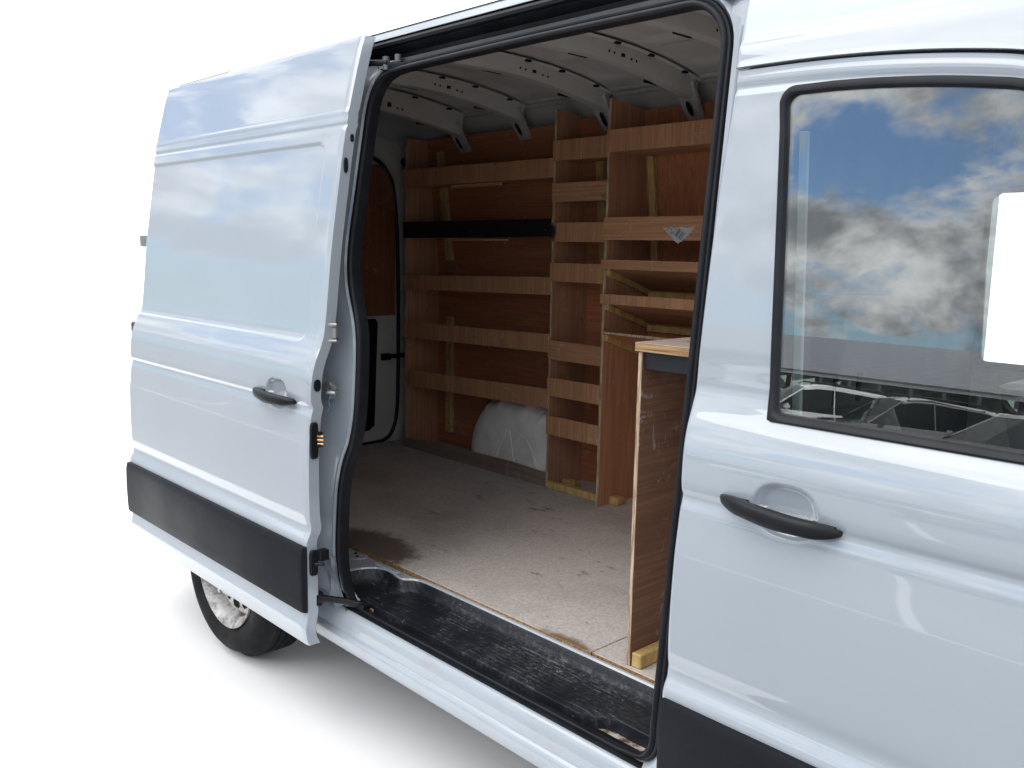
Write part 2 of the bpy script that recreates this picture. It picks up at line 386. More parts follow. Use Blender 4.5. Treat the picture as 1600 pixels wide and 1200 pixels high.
# ------------------------------------------------------------------ ground
g = MB(); g.quad((-400, -400, 0), (400, -400, 0), (400, 400, 0), (-400, 400, 0))
go = g.build('ground', 'concrete'); go['kind'] = 'structure'
g = MB(); g.quad((-390, -1.05, .004), (-.25, -1.05, .004), (-.25, 390, .004), (-390, 390, .004))
g.quad((-.25, 2.1, .004), (390, 2.1, .004), (390, 390, .004), (-.25, 390, .004))
go = g.build('white_floor', 'ground_white', merge=True); go['kind'] = 'structure'

b = NB('road_paint'); n = b.noise(30, 6, .7); b.col(b.mix(b.ramp(n, .55, .75), (.72, .72, .70), (.3, .3, .3))).rough(.7)
def marking(x0, y0, x1, y1, w_=.11):
    t = Vector((x1-x0, y1-y0, 0)).normalized(); n_ = Vector((-t.y, t.x, 0))*w_/2; a, c = Vector((x0, y0, .004)), Vector((x1, y1, .004))
    q = MB(); q.quad(a-n_, c-n_, c+n_, a+n_); o = q.build('bay_marking', 'road_paint'); o['kind'] = 'structure'
marking(-14, -4.4, 9, -2.75)
for k in range(6): marking(-13+k*4.1, -4.35+k*.29, -15.5+k*4.1, -10.5+k*.29)

# ================================================================== THE VAN
VAN = empty('panel_van', (-.9, .945, 0), 'white high roof panel van with its side door slid open', 'van')
YC = 1.0                      # the van's centre line
XR, XF = -3.16, -.03           # load space: rear wall, bulkhead
FZ = .52                       # load floor

_gap = [on_skin(u, v, PF) for u, v in ((1040, 1020), (1062, 765), (1085, 600), (1120, 300), (1150, 110), (1166, 0))]
_fx = pchip([.30]+[p.z for p in _gap]+[2.40], [_gap[0].x]+[p.x for p in _gap]+[_gap[-1].x+.004])
fx0 = smooth_fn(_fx, .05)         # the front door's rear edge
def levels(z0, z1, dz):
    n = max(1, round((z1-z0)/dz)); return [z0+(z1-z0)*i/n for i in range(n+1)]
def xs_fine(x0, x1, dx, fine=()):
    """columns, denser inside the (a, b, step) intervals"""
    L = [x0]
    while L[-1] < x1-1e-6:
        st = dx
        for a, b_, s_ in fine:
            if a <= L[-1] < b_: st = min(st, s_)
        L.append(min(x1, L[-1]+st))
    return L
def cup(x, z, cx, cz, rx, rz, depth):
    q = (abs((x-cx)/rx)**2.6 + abs((z-cz)/rz)**2.6)**(1/2.6)
    return depth*(1-sstep(.80 if z > cz else .45, 1.0, q))*(.55+.45*(1-min(1, q)**2))*(1 if z > cz else .75+.25*sstep(cz-.05, cz, z))
def rrect(x, z, x0, x1, z0, z1, r):
    """signed distance to a rounded rectangle, negative inside"""
    cx, cz = (x0+x1)/2, (z0+z1)/2; dx, dz = abs(x-cx)-(x1-x0)/2+r, abs(z-cz)-(z1-z0)/2+r
    return min(max(dx, dz), 0)+math.hypot(max(dx, 0), max(dz, 0))-r

# ---------------------------------------------------------------- sliding door
DX0, DX1, DOFF, DT = -2.892, -1.345, -.088, .038
def y_slide(x, z):
    y = PS(z)+DOFF
    # stamped lines along the top and the sunk panel
    y += .0045*math.exp(-((z-2.057)/.0075)**2) - .003*math.exp(-((z-2.099)/.008)**2)
    y += .0075*(1-sstep(-.010, .0, rrect(x, z, -2.95, -1.447, 1.352, 2.012, .045)))
    y += cup(x, z, -1.566, 1.166, .070, .056, .022)
    # rolled front and rear hems
    for e in (DX0, DX1):
        d = abs(x-e)
        if d < .006: y += (.006-d)**2/.006*.8
    return y
zs = levels(.335, .47, .006)[:-1]+levels(.47, 1.08, .012)[:-1]+levels(1.08, 1.24, .005)[:-1]+levels(1.24, 1.32, .01)[:-1]+levels(1.32, 1.39, .004)[:-1]+levels(1.39, 1.97, .012)[:-1]+levels(1.97, 2.12, .004)[:-1]+levels(2.12, 2.345, .012)
xs = xs_fine(DX0, DX1, .02, ((DX0, DX0+.007, .002), (-1.66, -1.47, .006), (-1.47, -1.44, .003), (DX1-.008, DX1, .002)))
mb = MB()
mb.grid([[(x, y_slide(x, z), z) for x in xs] for z in zs])
def ret(pts, dy):       # flange turned inwards
    mb.grid([pts, [(p[0], p[1]+.004, p[2]) for p in pts], [(p[0], p[1]+dy, p[2]) for p in pts]])
ret([(DX1, y_slide(DX1, z), z) for z in zs], DT); ret([(DX0, y_slide(DX0, z), z) for z in zs], DT)
ret([(x, y_slide(x, zs[0]), zs[0]) for x in xs], .03); ret([(x, y_slide(x, zs[-1]), zs[-1]) for x in xs], .03)
inner = [[(x, PS(z)+DOFF+.006+DT, z) for x in (DX0, DX1)] for z in zs]
SD = mb.build('sliding_door', 'paint', VAN, merge=True, auto=50)
q = MB(); q.grid(inner); q.build('inner_skin', 'paint_jamb', SD, auto=60)
SD['label'] = 'white sliding side door pushed fully back'
def cladding(name, x0, x1, off, parent):
    sec = [(.014, .684), (-.003, .682), (-.006, .678), (-.011, .655), (-.012, .586), (-.010, .50), (-.008, .466), (-.004, .456), (.012, .452)]
    rows = []
    for x, k in ((x0, 1), (x0+.004, .2), (x0+.014, 0), (x1-.014, 0), (x1-.004, .2), (x1, 1)):
        rows.append([(x, y+off+k*(.012-y)*.9, z+(.57-z)*k*.03) for y, z in sec])
    q = MB(); q.grid(rows); q.ngon(rows[0]); q.ngon(rows[-1][::-1])
    return q.build(name, 'cladding', parent, auto=28)
cladding('rubbing_strip', DX0-.004, DX1+.004, DOFF, SD)
def handle(x0, x1, z0, z1, fn, parent):
    q = MB(); rows = []; N = 28
    for i in range(N+1):
        t = i/N; x = lerp(x0, x1, t); z = lerp(z0, z1, t)-.004*math.sin(math.pi*t)
        e = min(1, min(t, 1-t)/.16); hh = .006+.0115*e**.7; bow = math.sin(math.pi*t)**.55
        yc = fn(1.165)-.004-.030*bow; hd = .008+.006*e
        if .25 < t < .75: hh *= 1+.10*math.sin((t-.25)*2*math.pi)**2
        rows.append([(x, yc+hd*math.copysign(abs(math.sin(a))**.8, math.sin(a)), z+hh*math.copysign(abs(math.cos(a))**.75, math.cos(a))) for a in [k*2*math.pi/18 for k in range(18)]])
    q.grid(rows, closed_v=True); q.ngon(rows[0]); q.ngon(rows[-1][::-1])
    for xa, xb in ((x0+.012, x0+.062), (x1-.062, x1-.012)):        # feet that meet the skin
        k_ = ((xa+xb)/2-x0)/(x1-x0); q.box(xa, xb, fn(1.165)-.014, fn(1.165)+.010, lerp(z0, z1, k_)-.012, lerp(z0, z1, k_)+.008)
    return q.build('door_handle', 'black_plastic', parent, auto=45)
handle(-1.704, -1.436, 1.166, 1.156, lambda z: PS(z)+DOFF, SD)
def dface(z): return PS(z)+DOFF            # y of the skin at the door's front edge
def edge_part(name, mat, y0, y1, z0, z1, th, rad=.4):
    """rounded plate on the front edge of the sliding door (plane x = DX1)"""
    q = MB(); N = 20; rows = []
    for x, k in ((DX1+.001, 1.), (DX1+th*.7, 1.), (DX1+th, .82)):
        cy, cz = (y0+y1)/2, (z0+z1)/2
        rows.append([(x, cy+k*(y1-y0)/2*math.copysign(abs(math.cos(a))**rad, math.cos(a)), cz+(1-(1-k)*.4)*(z1-z0)/2*math.copysign(abs(math.sin(a))**rad, math.sin(a))) for a in [(i+.5)*2*math.pi/N for i in range(N)]])
    q.grid(rows, closed_v=True); q.ngon(rows[-1])
    return q.build(name, mat, SD, auto=40)
edge_part('lock_hole', 'black_plastic', -.040, -.014, 1.200, 1.240, .004, .8)
cp = edge_part('contact_plate', 'black_plastic', -.058, -.028, .978, 1.100, .010)
for k in range(3):
    q = MB(); q.tube([(DX1+.008, -.032, 1.028+k*.013), (DX1+.026, -.020, 1.028+k*.013)], .0042, 8); q.build('contact_pin', 'brass', SD, auto=40)
for z in (1.018, 1.060): q = MB(); q.box(DX1+.006, DX1+.020, -.040, -.018, z, z+.008); q.build('pin_guard', 'black_plastic', SD, bevel=.002)
edge_part('guide_block', 'black_plastic', -.066, -.036, .580, .668, .012)
q = MB(); q.box(DX1+.004, DX1+.030, -.040, -.006, .632, .668); q.tube([(DX1+.01, -.05, .622), (DX1+.034, -.03, .622)], .006); q.build('buffer', 'black_plastic', SD, bevel=.003)
edge_part('edge_plug', 'black_plastic', .106, .120, 2.005, 2.030, .004, .8); edge_part('edge_plug', 'black_plastic', .080, .096, 1.905, 1.955, .006, .8)

# ---------------------------------------------------------------- rear quarter behind the sliding door, far side, roof
AX, AR = -2.125, .365            # rear axle, tyre radius
def wheel_keep(P):
    x = sum(p[0] for p in P)/4; z = sum(p[2] for p in P)/4
    return math.hypot(x-AX, z-AR) > .41
mb = MB(); zq = levels(.335, 2.345, .03); xq = levels(-3.215, -1.50, .03)
mb.grid([[(x, PS(z)+.004 + .095*sstep(-2.90, -3.215, x)**1.2, z) for x in xq] for z in zq], keep=wheel_keep)
mb.build('rear_quarter_panel', 'paint', VAN, auto=50)
mb = MB(); mb.grid([[(x, 2*YC-PS(z)-.004-.095*sstep(-2.90, -3.215, x)**1.2, z) for x in levels(-3.215, 0, .05)] for z in zq], keep=wheel_keep)
mb.build('far_side_panel', 'paint', VAN, auto=50)
_rs = [ (.247, 2.345), (.250, 2.352), (.262, 2.372), (.285, 2.396), (.32, 2.417), (.38, 2.437), (.47, 2.456), (.62, 2.474), (.80, 2.486), (1.0, 2.490)]
rsec = _rs + [(2*YC-y, z) for y, z in _rs[-2::-1]]
def roof_dz(x): return -.30*max(0, x-.35)**2
mb = MB(); mb.grid([[(x, y+(YC-y)*.10*sstep(-2.85, -3.22, x), z+roof_dz(x)-.17*sstep(-2.5, -3.22, x)) for y, z in rsec] for x in levels(-3.22, .80, .06)])
RF = mb.build('roof', 'paint', VAN, auto=40)
q = MB(); q.sweep([(-1.9, .262, 2.3735), (-.0, .262, 2.3735)], [(-.001, -.001), (.001, -.001), (.001, .002), (-.001, .002)], closed=False, normal=(0, -.7, .7)); q.build('roof_seam', 'rail_black', RF)
# small marker bracket that shows past the door on the rear corner
q = MB(); c_ = at(220, 377, 'X', -3.19); q.box(-3.20, -3.17, c_.y-.002, c_.y+.05, c_.z-.026, c_.z+.030); q.build('rear_hinge', 'steel', VAN, bevel=.004)
c_ = at(203, 525, 'X', -3.19); q = MB(); q.box(-3.21, -3.16, c_.y+.012, c_.y+.06, c_.z-.10, c_.z+.07); q.build('tail_lamp', 'lamp_dark', VAN, bevel=.008)

# ---------------------------------------------------------------- the opening: seal path
rear_pts = [(-1.356, .492), (-1.375, .535), (-1.387, .587), (-1.401, .70), (-1.402, .78), (-1.397, .85), (-1.375, .935), (-1.342, 1.003), (-1.320, 1.09), (-1.313, 1.18), (-1.312, 1.315), (-1.325, 1.39), (-1.352, 1.455), (-1.393, 1.535), (-1.416, 1.62), (-1.421, 1.714), (-1.418, 1.82), (-1.413, 1.98), (-1.406, 2.10)]
def catmull(P, n=6, closed=False):
    out_ = []; N = len(P)
    for i in range(N if closed else N-1):
        p0, p1, p2, p3 = [P[(i+k) % N] if closed else P[max(0, min(N-1, i+k))] for k in (-1, 0, 1, 2)]
        for j in range(n):
            t = j/n; out_.append(tuple(.5*((2*b_)+(c-a)*t+(2*a-5*b_+4*c-d)*t*t+(3*b_-a-3*c+d)*t**3) for a, b_, c, d in zip(p0, p1, p2, p3)))
    if not closed: out_.append(P[-1])
    return out_
def arc(cx, cz, r, a0, a1, n=8, rz=None):
    return [(cx+r*math.cos(math.radians(lerp(a0, a1, i/n))), cz+(rz or r)*math.sin(math.radians(lerp(a0, a1, i/n)))) for i in range(n+1)]
loop2 = catmull(rear_pts, 4)
ZT, ZB = 2.243, .452
loop2 += [(-1.400, 2.14), (-1.388, 2.173), (-1.365, 2.203), (-1.33, 2.226), (-1.285, 2.238), (-1.23, ZT-.001)]
loop2 += [(lerp(-1.18, -.20, i/14), ZT+.003*math.sin(math.pi*i/14)) for i in range(15)]
loop2 += arc(-.125, ZT-.120, .120, 90, 0, 9)
loop2 += [(-.005, z) for z in levels(2.10, .56, .06)[1:]]
loop2 += arc(-.075, ZB+.075, .070, 0, -90, 7)[0:]
loop2 += [(lerp(-.12, -1.24, i/14), ZB) for i in range(15)]
loop2 += [(-1.285, .455), (-1.322, .466)]
seal_path = [(x, YSEAL(z), z) for x, z in loop2]
# ring slightly outside the seal: the jamb the seal is pushed onto
def ring(dx, dy, f=None):
    pts = []
    N = len(loop2)
    for i in range(N):
        a, c = loop2[i-1], loop2[(i+1) % N]; t = Vector((c[0]-a[0], 0, c[1]-a[1])).normalized(); n_ = Vector((-t.z, 0, t.x))
        p = Vector((loop2[i][0], YSEAL(loop2[i][1])+dy, loop2[i][1]))+n_*dx
        pts.append(p)
    return pts
# outward is where dx > 0 (path runs up the rear, forward along the top, down the front)
def outer_edge(i):
    x, z = loop2[i]
    return x, z
ringA = ring(-.004, .030); ringB = ring(.012, .004); ringC = ring(.022, -.012)
ringD = []
for p, (x, z) in zip(ring(.030, -.012), loop2):
    p = p.copy()
    if z > 2.05 and -1.36 < x < -.03: p.z = min(p.z, 2.262); p.y = YSEAL(z)+.01
    ringD.append(p)
ringE = []
for p, (x, z) in zip(ring(.052, -.03), loop2):
    p = p.copy()
    if x < -1.25 and z > .5: p.x = -1.53; p.y = PS(p.z)+.012
    elif x > -.03 and z > .5: p.x = fx0(p.z)-.001; p.y = PF(p.z)+.026
    elif z > 2.2: p.z = 2.268; p.y = YSEAL(z)+.02
    ringE.append(p)
# the C pillar side gets a deeper stepped section
ringM = []
for d, e, (x, z) in zip(ringD, ringE, loop2):
    p = d.lerp(e, .45)
    if x < -1.25 and z > .5: p = Vector((min(d.x-.012, -1.405), lerp(d.y, e.y, .30), d.z)); 
    ringM.append(p)
mb = MB(); keepj = lambda P: not ((sum(p[2] for p in P)/4 < .47 and -1.30 < sum(p[0] for p in P)/4 < -.04) or (sum(p[2] for p in P)/4 > 2.22 and -1.33 < sum(p[0] for p in P)/4 < -.10))
mb.grid([ringA, ringB, ringC, ringD, ringM, ringE], closed_v=True, keep=keepj)
JB = mb.build('door_frame', 'paint_jamb', VAN, auto=50)
# seal: rounded lip with a bulb
sec = [(-.016, -.036), (-.018, .000), (-.017, .010), (-.012, .017), (-.006, .018), (.000, .015), (.003, .009), (.007, .011), (.013, .010), (.016, .002), (.010, -.010)]
mb = MB(); mb.sweep(seal_path, [(-a*.8, b_*.85) for a, b_ in sec], closed=True, scale=[lerp(.42, 1, sstep(.4525, .480, p[2])) for p in seal_path]); mb.build('door_seal', 'rubber', VAN, auto=60)

# fittings on the pillar
q = MB(); c_ = Vector((-1.384, .046, 1.190))
oct_ = [(.022, .012), (.022, -.012), (.012, -.034), (-.012, -.034), (-.026, -.014), (-.026, .014), (-.012, .034), (.012, .034)]
n_ = Vector((.62, -.78, 0)).normalized(); s_ = Vector((.78, .62, 0)).normalized()
rows = [[c_ + s_*a + Vector((0, 0, b_)) + n_*d for a, b_ in oct_] for d in (-.01, .006)]
q.grid(rows, closed_v=True); q.ngon(rows[1])
SP = q.build('striker_plate', 'steel', JB, auto=30)
q = MB(); q.tube([c_+n_*.004+s_*.004, c_+n_*.036+s_*.004, c_+n_*.036+s_*.026, c_+n_*.004+s_*.026], .0055); q.build('striker_loop', 'steel', JB, auto=50)
for dz in (-.022, .022):
    q = MB(); q.tube([c_+n_*.005-s_*.002+Vector((0, 0, dz)), c_+n_*.011-s_*.002+Vector((0, 0, dz))], .0085, 12); q.build('bolt', 'steel', JB, auto=40)
q = MB(); q.tube(catmull([tuple(c_+n_*.03+s_*a+Vector((0, 0, b_))) for a, b_ in ((.0, .012), (.012, -.004), (.006, -.03), (.010, -.052), (.0, -.066))], 5), .0018, 6); q.build('tied_string', 'string', JB)
c_ = Vector((-1.352, .034, 1.392)); q = MB()
q.hexa([tuple(c_+n_*d+s_*a+Vector((0, 0, b_))) for b_ in (.018, .030) for d in (-.02, .018) for a in (-.012, .026)])
q.hexa([tuple(c_+n_*d+s_*a+Vector((0, 0, b_))) for b_ in (-.034, -.024) for d in (-.02, .018) for a in (-.012, .026)])
q.hexa([tuple(c_+n_*d+s_*a+Vector((0, 0, b_))) for b_ in (-.024, .018) for d in (-.02, .006) for a in (-.012, .020)])
q.build('middle_roller', 'steel', JB, bevel=.004)

# upper guide rail: a recessed black channel under the roof edge
mb = MB(); X0, X1 = -1.60, -.10
sec = [(.247, 2.346), (.262, 2.340), (.268, 2.334), (.262, 2.326), (.258, 2.316), (.270, 2.308), (.292, 2.302), (.298, 2.288), (.292, 2.276), (.268, 2.272), (.252, 2.275), (.247, 2.268), (.246, 2.258), (.240, 2.248), (.240, 2.232)]
rows = [[(x, y, max(z, 2.277) if x < -1.38 else z) for y, z in sec] for x in [X0, -1.45, -1.385, -1.375]+levels(-1.35, X1, .1)]
rows += [[(lerp(X1, .02, t), y-.03*t*t, z-(z-2.255)*.75*t**1.5*0) for y, z in sec] for t in (.4, .75, 1)]
mb.grid(rows); RL = mb.build('guide_rail', 'rail_black', VAN, auto=35)
q = MB(); q.sweep([(x, .254, 2.330) for x in levels(X0, -.02, .1)], [(-.010, -.004), (-.008, .008), (0, .012), (.008, .008), (.010, -.004)], closed=False); q.build('rail_weatherstrip', 'rubber', RL, auto=50)
ARM = at(602, 97, 'Y', .20)
q = MB(); q.tube([(-1.395, .185, 2.262), (-1.37, .20, 2.266), (ARM.x-.02, .225, 2.262)], .010, 10); q.build('roller_arm', 'black_plastic', RL, auto=50)
q = MB(); q.tube([(ARM.x-.03, .225, 2.240), (ARM.x-.03, .225, 2.282)], .012, 12); q.build('roller', 'galv', RL, auto=50); q = MB(); q.tube([(ARM.x+.02, .236, 2.262), (ARM.x+.02, .236, 2.284)], .011, 12); q.build('roller', 'galv', RL, auto=50)
q = MB(); q.box(ARM.x-.05, ARM.x+.05, .222, .236, 2.248, 2.262); q.box(ARM.x-.06, ARM.x-.03, .235, .26, 2.225, 2.25); q.build('roller_bracket', 'rail_black', RL, bevel=.003)

# ---------------------------------------------------------------- sill and step
mb = MB()
ssec = [(.14, .300), (.050, .303), (.032, .312), (.0235, .326), (.0215, .340), (.0225, .354), (.0255, .366), (.0325, .3715), (.0355, .3735), (.0365, .3775), (.0370, .384), (.0385, .400), (.0420, .418), (.0465, .431), (.0525, .4385), (.060, .4415), (.070, .441), (.080, .433), (.082, .40)]
rows = []
for x in levels(-1.60, .10, .05):
    k = sstep(-1.36, -1.60, x)
    rows.append([(x, y, z) for y, z in ssec])
mb.grid(rows); SL = mb.build('sill', 'paint_sill', VAN, auto=40)
# corner that sweeps from the sill up into the C pillar
rows = []
for i in range(9):
    t = i/8; a = t*math.pi/2
    rows.append([(-1.30-.23*(1-math.cos(a))*1.0, lerp(.041, .030, sstep(0, 1, t))+.012*math.sin(a*2), .432+.20*math.sin(a)**1.4 if t else .432)] +
                [(lerp(-1.28, -1.405, s)-.02*0, lerp(.05, YSEAL(.5)-.006, s), lerp(.437, .470, s)+(.13*t*s)) for s in (.35, .7, 1)])
mb = MB(); mb.grid([[Vector(p) for p in r] for r in rows])
# (closing plate behind the corner)
mb.box(-1.60, -1.40, .052, .070, .33, .60)
mb.build('sill_corner', 'paint_jamb', SL, auto=60)
# rubber channel and door track between sill and tray
q = MB(); q.grid([[(x, y, z) for y, z in ((.060, .4425), (.070, .446), (.082, .446), (.092, .436), (.100, .420), (.112, .418), (.122, .424), (.126, .440))] for x in levels(-1.40, .02, .05)])
q.build('lower_track', 'rubber', VAN, auto=40)
q = MB(); q.box(-1.30, -.05, .101, .112, .4185, .4215); q.build('track_strip', 'rusty_metal', VAN)
q = MB(); q.grid([[(lerp(-.40, -.015, t), lerp(.104, .165, s)-(.0 if s < 1 else .02*(1-sstep(0, .35, t))), .4235+.004*s+.003*math.sin(9*t+5*s)) for s in (0, .33, .66, 1)] for t in [i/16 for i in range(17)]])
q.build('bare_sill_metal', 'rusty_metal', VAN, auto=60)
# tray
TZ = .464
back = [(-1.452, .125), (-1.462, .165), (-1.452, .215), (-1.425, .255), (-1.385, .272), (-1.335, .270), (-1.300, .262), (-1.272, .264), (-1.250, .284), (-1.215, .300), (-1.15, .304)] + [(lerp(-1.05, -.02, i/10), .304) for i in range(11)]
fronty = lambda x: .118 + .052*sstep(-.30, -.19, x)
rows = []
bk = catmull(back, 3)
for k, (ins, z) in enumerate(((0, .507), (.003, .502), (.007, .486), (.014, .470), (.030, TZ))):
    rows.append([(min(-.02, x+ins*(1.4 if x < -1.3 else 0)), y-ins, z) for x, y in bk])
for t in (.12, .3, .5, .7, .86, 1):
    rows.append([(max(x, -1.43)+.0, lerp(y-.03, fronty(x), t), TZ+.002*math.sin(40*x)*t*(1-t) - (.006 if t == 1 else 0)) for x, y in bk])
rows.append([(max(x, -1.43), fronty(x)-.004, TZ-.040) for x, y in bk])
mb = MB(); mb.grid(rows)
TR = mb.build('step_tray', 'tray', VAN, auto=45); TR['label'] = 'black scuffed plastic step tray'
# white metal lip round the tray and the bare floor metal by the pillar
q = MB(); lipw = [(x, y) for x, y in bk]
def offs(d):
    o_ = []
    for i in range(len(lipw)):
        a = lipw[max(0, i-1)]; c = lipw[min(len(lipw)-1, i+1)]; t = Vector((c[0]-a[0], c[1]-a[1])).normalized(); o_.append((lipw[i][0]-t.y*d, lipw[i][1]+t.x*d))
    return o_
L0, L1, L2 = offs(-.001), offs(.004), offs(.013)
q.grid([[(x, y, .505) for x, y in L0], [(x, y, .512) for x, y in L1], [(x, y, .512) for x, y in L2], [(x, y, .500) for x, y in offs(.017)]])
q.grid([[(x, y, .4995) for x, y in offs(.015)], [(min(x, -1.40)-.32 if x < -1.41 else x, max(y, .345) if x > -1.42 else y, .4995) for x, y in lipw]])
q.build('step_edge', 'paint_jamb', VAN, auto=40)
q = MB(); c_ = at(606, 893, 'Z', .505); q.box(c_.x-.085, c_.x+.05, .274, .299, .501, .515); q.build('floor_bracket', 'paint_jamb', VAN, bevel=.004)
c_ = at(560, 868, 'Z', .50); q = MB(); q.tube([(c_.x, c_.y, .4995), (c_.x, c_.y, .503)], .042, 20); q.build('floor_plate', 'paint_sill', VAN, auto=40)
for dx, dy in ((-.018, 0), (.012, -.014)):
    q = MB(); q.tube([(c_.x+dx, c_.y+dy, .503), (c_.x+dx, c_.y+dy, .5045)], .008, 12); q.build('plate_hole', 'dark_void', VAN)
# lower arm of the sliding door
q = MB(); q.tube([(-1.362, -.030, .487), (-1.345, .000, .484), (-1.30, .055, .474), (-1.255, .092, .462)], [.020, .012, .011, .013], 12); q.build('lower_arm', 'black_plastic', SD, auto=50)
q = MB(); q.box(-1.385, -1.345, -.045, -.010, .462, .512); q.build('arm_bracket', 'black_plastic', SD, bevel=.006)
q = MB(); q.box(-1.285, -1.235, .070, .105, .452, .474); q.build('arm_shoe', 'black_plastic', SD, bevel=.004)
c_ = at(580, 953, 'Z', .44); q = MB(); q.box(c_.x-.022, c_.x+.018, c_.y-.006, c_.y+.010, .436, .448); q.build('wooden_wedge', 'pine', VAN, bevel=.003)

# ---------------------------------------------------------------- underbody, load floor pan, rear wall, bulkhead
q = MB(); q.box(XR, .0, .33, 1.80, .47, .4985); q.box(-3.1, .9, .25, 1.65, .30, .42); q.build('underbody', 'dark_void', VAN)
q = MB(); q.box(XR, -1.5, .10, .33, .47, .4985); q.build('floor_pan', 'paint_jamb', VAN)

# rear doors from inside
def yy(y, mir): return 2*YC-y if mir else y
for mir in (False, True):
    q = MB(); F = lambda y: yy(y, mir)
    # sheet with a sunk rounded panel
    rows = []
    for z in levels(.42, 2.36, .02):
        ylim = 2*YC-PS(z)-.062
        rows.append([(XR-.020+.016*sstep(0, .04, rrect(y, z, .99, 1.606, .555, 2.165, .12)) , F(y), z) for y in [lerp(.946, ylim, k/46) for k in range(47)]])
    q.grid(rows)
    RD = q.build('rear_door', 'paint_inside', VAN, auto=60)
    yp0, yp1 = .99, 1.585
    q = MB(); pts = [(yp0, 1.275), (yp1, 1.275), (yp1, 1.95)] + [(yp1-.13+.13*math.cos(a), 2.0+.13*math.sin(a)) for a in [i*math.pi/2/8 for i in range(9)]] + [(yp0, 2.13)]
    r0 = [(XR-.002, F(y), z) for y, z in pts]; r1 = [(XR+.012, F(y), z) for y, z in pts]; q.grid([r0, r1], closed_v=True); q.ngon(r1)
    q.build('lining_panel', 'ply_door', RD, auto=30)
    q = MB(); pts = [(.99, .60), (1.40, .60), (1.437, .625), (1.462, 1.235), (1.445, 1.255), (.99, 1.258)]
    r0 = [(XR-.006, F(y), z) for y, z in pts]; r1 = [(XR+.010, F(y), z) for y, z in pts]; q.grid([r0, r1], closed_v=True); q.ngon(r1)
    q.build('trim_panel', 'black_plastic', RD, auto=30)
    q = MB(); pth = [(XR+.006, F(y), z) for y, z in catmull([(.97, 2.185), (1.30, 2.182), (1.42, 2.17), (1.50, 2.135), (1.555, 2.06), (1.585, 1.95), (1.605, 1.70), (1.612, 1.3), (1.610, .9), (1.60, .68), (1.57, .58), (1.52, .535), (1.42, .522), (.97, .522)], 4)]
    q.tube(pth, .011, 8); q.build('door_seal', 'rubber', RD, auto=60)
    q = MB(); q.box(XR, XR+.022, *sorted((F(1.50), F(1.70))), 1.018, 1.044); q.box(XR, XR+.030, *sorted((F(1.488), F(1.545))), 1.010, 1.050); q.build('check_strap', 'black_plastic', RD, bevel=.004)
    q = MB(); q.tube([(XR, F(1.655), 2.160), (XR+.02, F(1.655), 2.160)], .026, 16); q.build('rubber_buffer', 'black_plastic', RD, auto=40)
q = MB(); q.hexa([(x, y, z) for z, y0 in ((.50, .115), (2.45, .285)) for y in (y0, 1.77) for x in (XF, XF+.028)]); q.build('bulkhead', 'paint_inside', VAN)

# ---------------------------------------------------------------- ceiling with ribs
def zceil(y): return 2.452-.085*(abs(y-.96)/.74)**2.2
ys = levels(.31, 1.74, .02)
q = MB(); rows = []
for x in levels(XR, XF, .02):
    row = []
    for y in ys:
        z = zceil(y)
        for x0, x1 in ((-3.1, -2.71), (-2.55, -2.25), (-2.08, -1.69), (-1.52, -1.22), (-1.04, -.75)):       # sunk fields between the ribs
            if x0-.03 < x < x1+.03:
                for k in range(4):
                    z += .013*(1-sstep(-.024, .0, rrect(x, y, x0, x1, .36+k*.30, .36+k*.30+.25, .05)))
        row.append((x, y, z))
    rows.append(row)
q.grid(rows); CE = q.build('ceiling', 'paint_inside', VAN, auto=60)
q = MB()
for y0, y1 in ((1.60, 1.635), (1.655, 1.685)): q.grid([[(x, lerp(y0, y1, t), zceil(lerp(y0, y1, t))-.010*math.sin(math.pi*t)) for t in (0, .25, .5, .75, 1)] for x in (XR, XF)])
q.build('roof_side_bead', 'roof_stamp', CE, auto=60)
q = MB(); q.grid([[(x, y, z) for y, z in ((1.640, 2.385), (1.72, 2.335), (1.775, 2.25), (1.80, 2.1), (1.81, .5))] for x in (XR, XF)])
q.grid([[(x, y, z) for y, z in ((.33, 2.42), (.318, 2.30), (.306, 2.262), (.262, 2.240))] for x in (XR, XF)]); q.build('side_wall_lining', 'paint_inside', VAN, auto=60)
def zrib(y): return 2.380-.088*(abs(y-1.0)/.68)**1.6 if y > 1.0 else 2.380-.03*(abs(y-1.0)/.68)**2
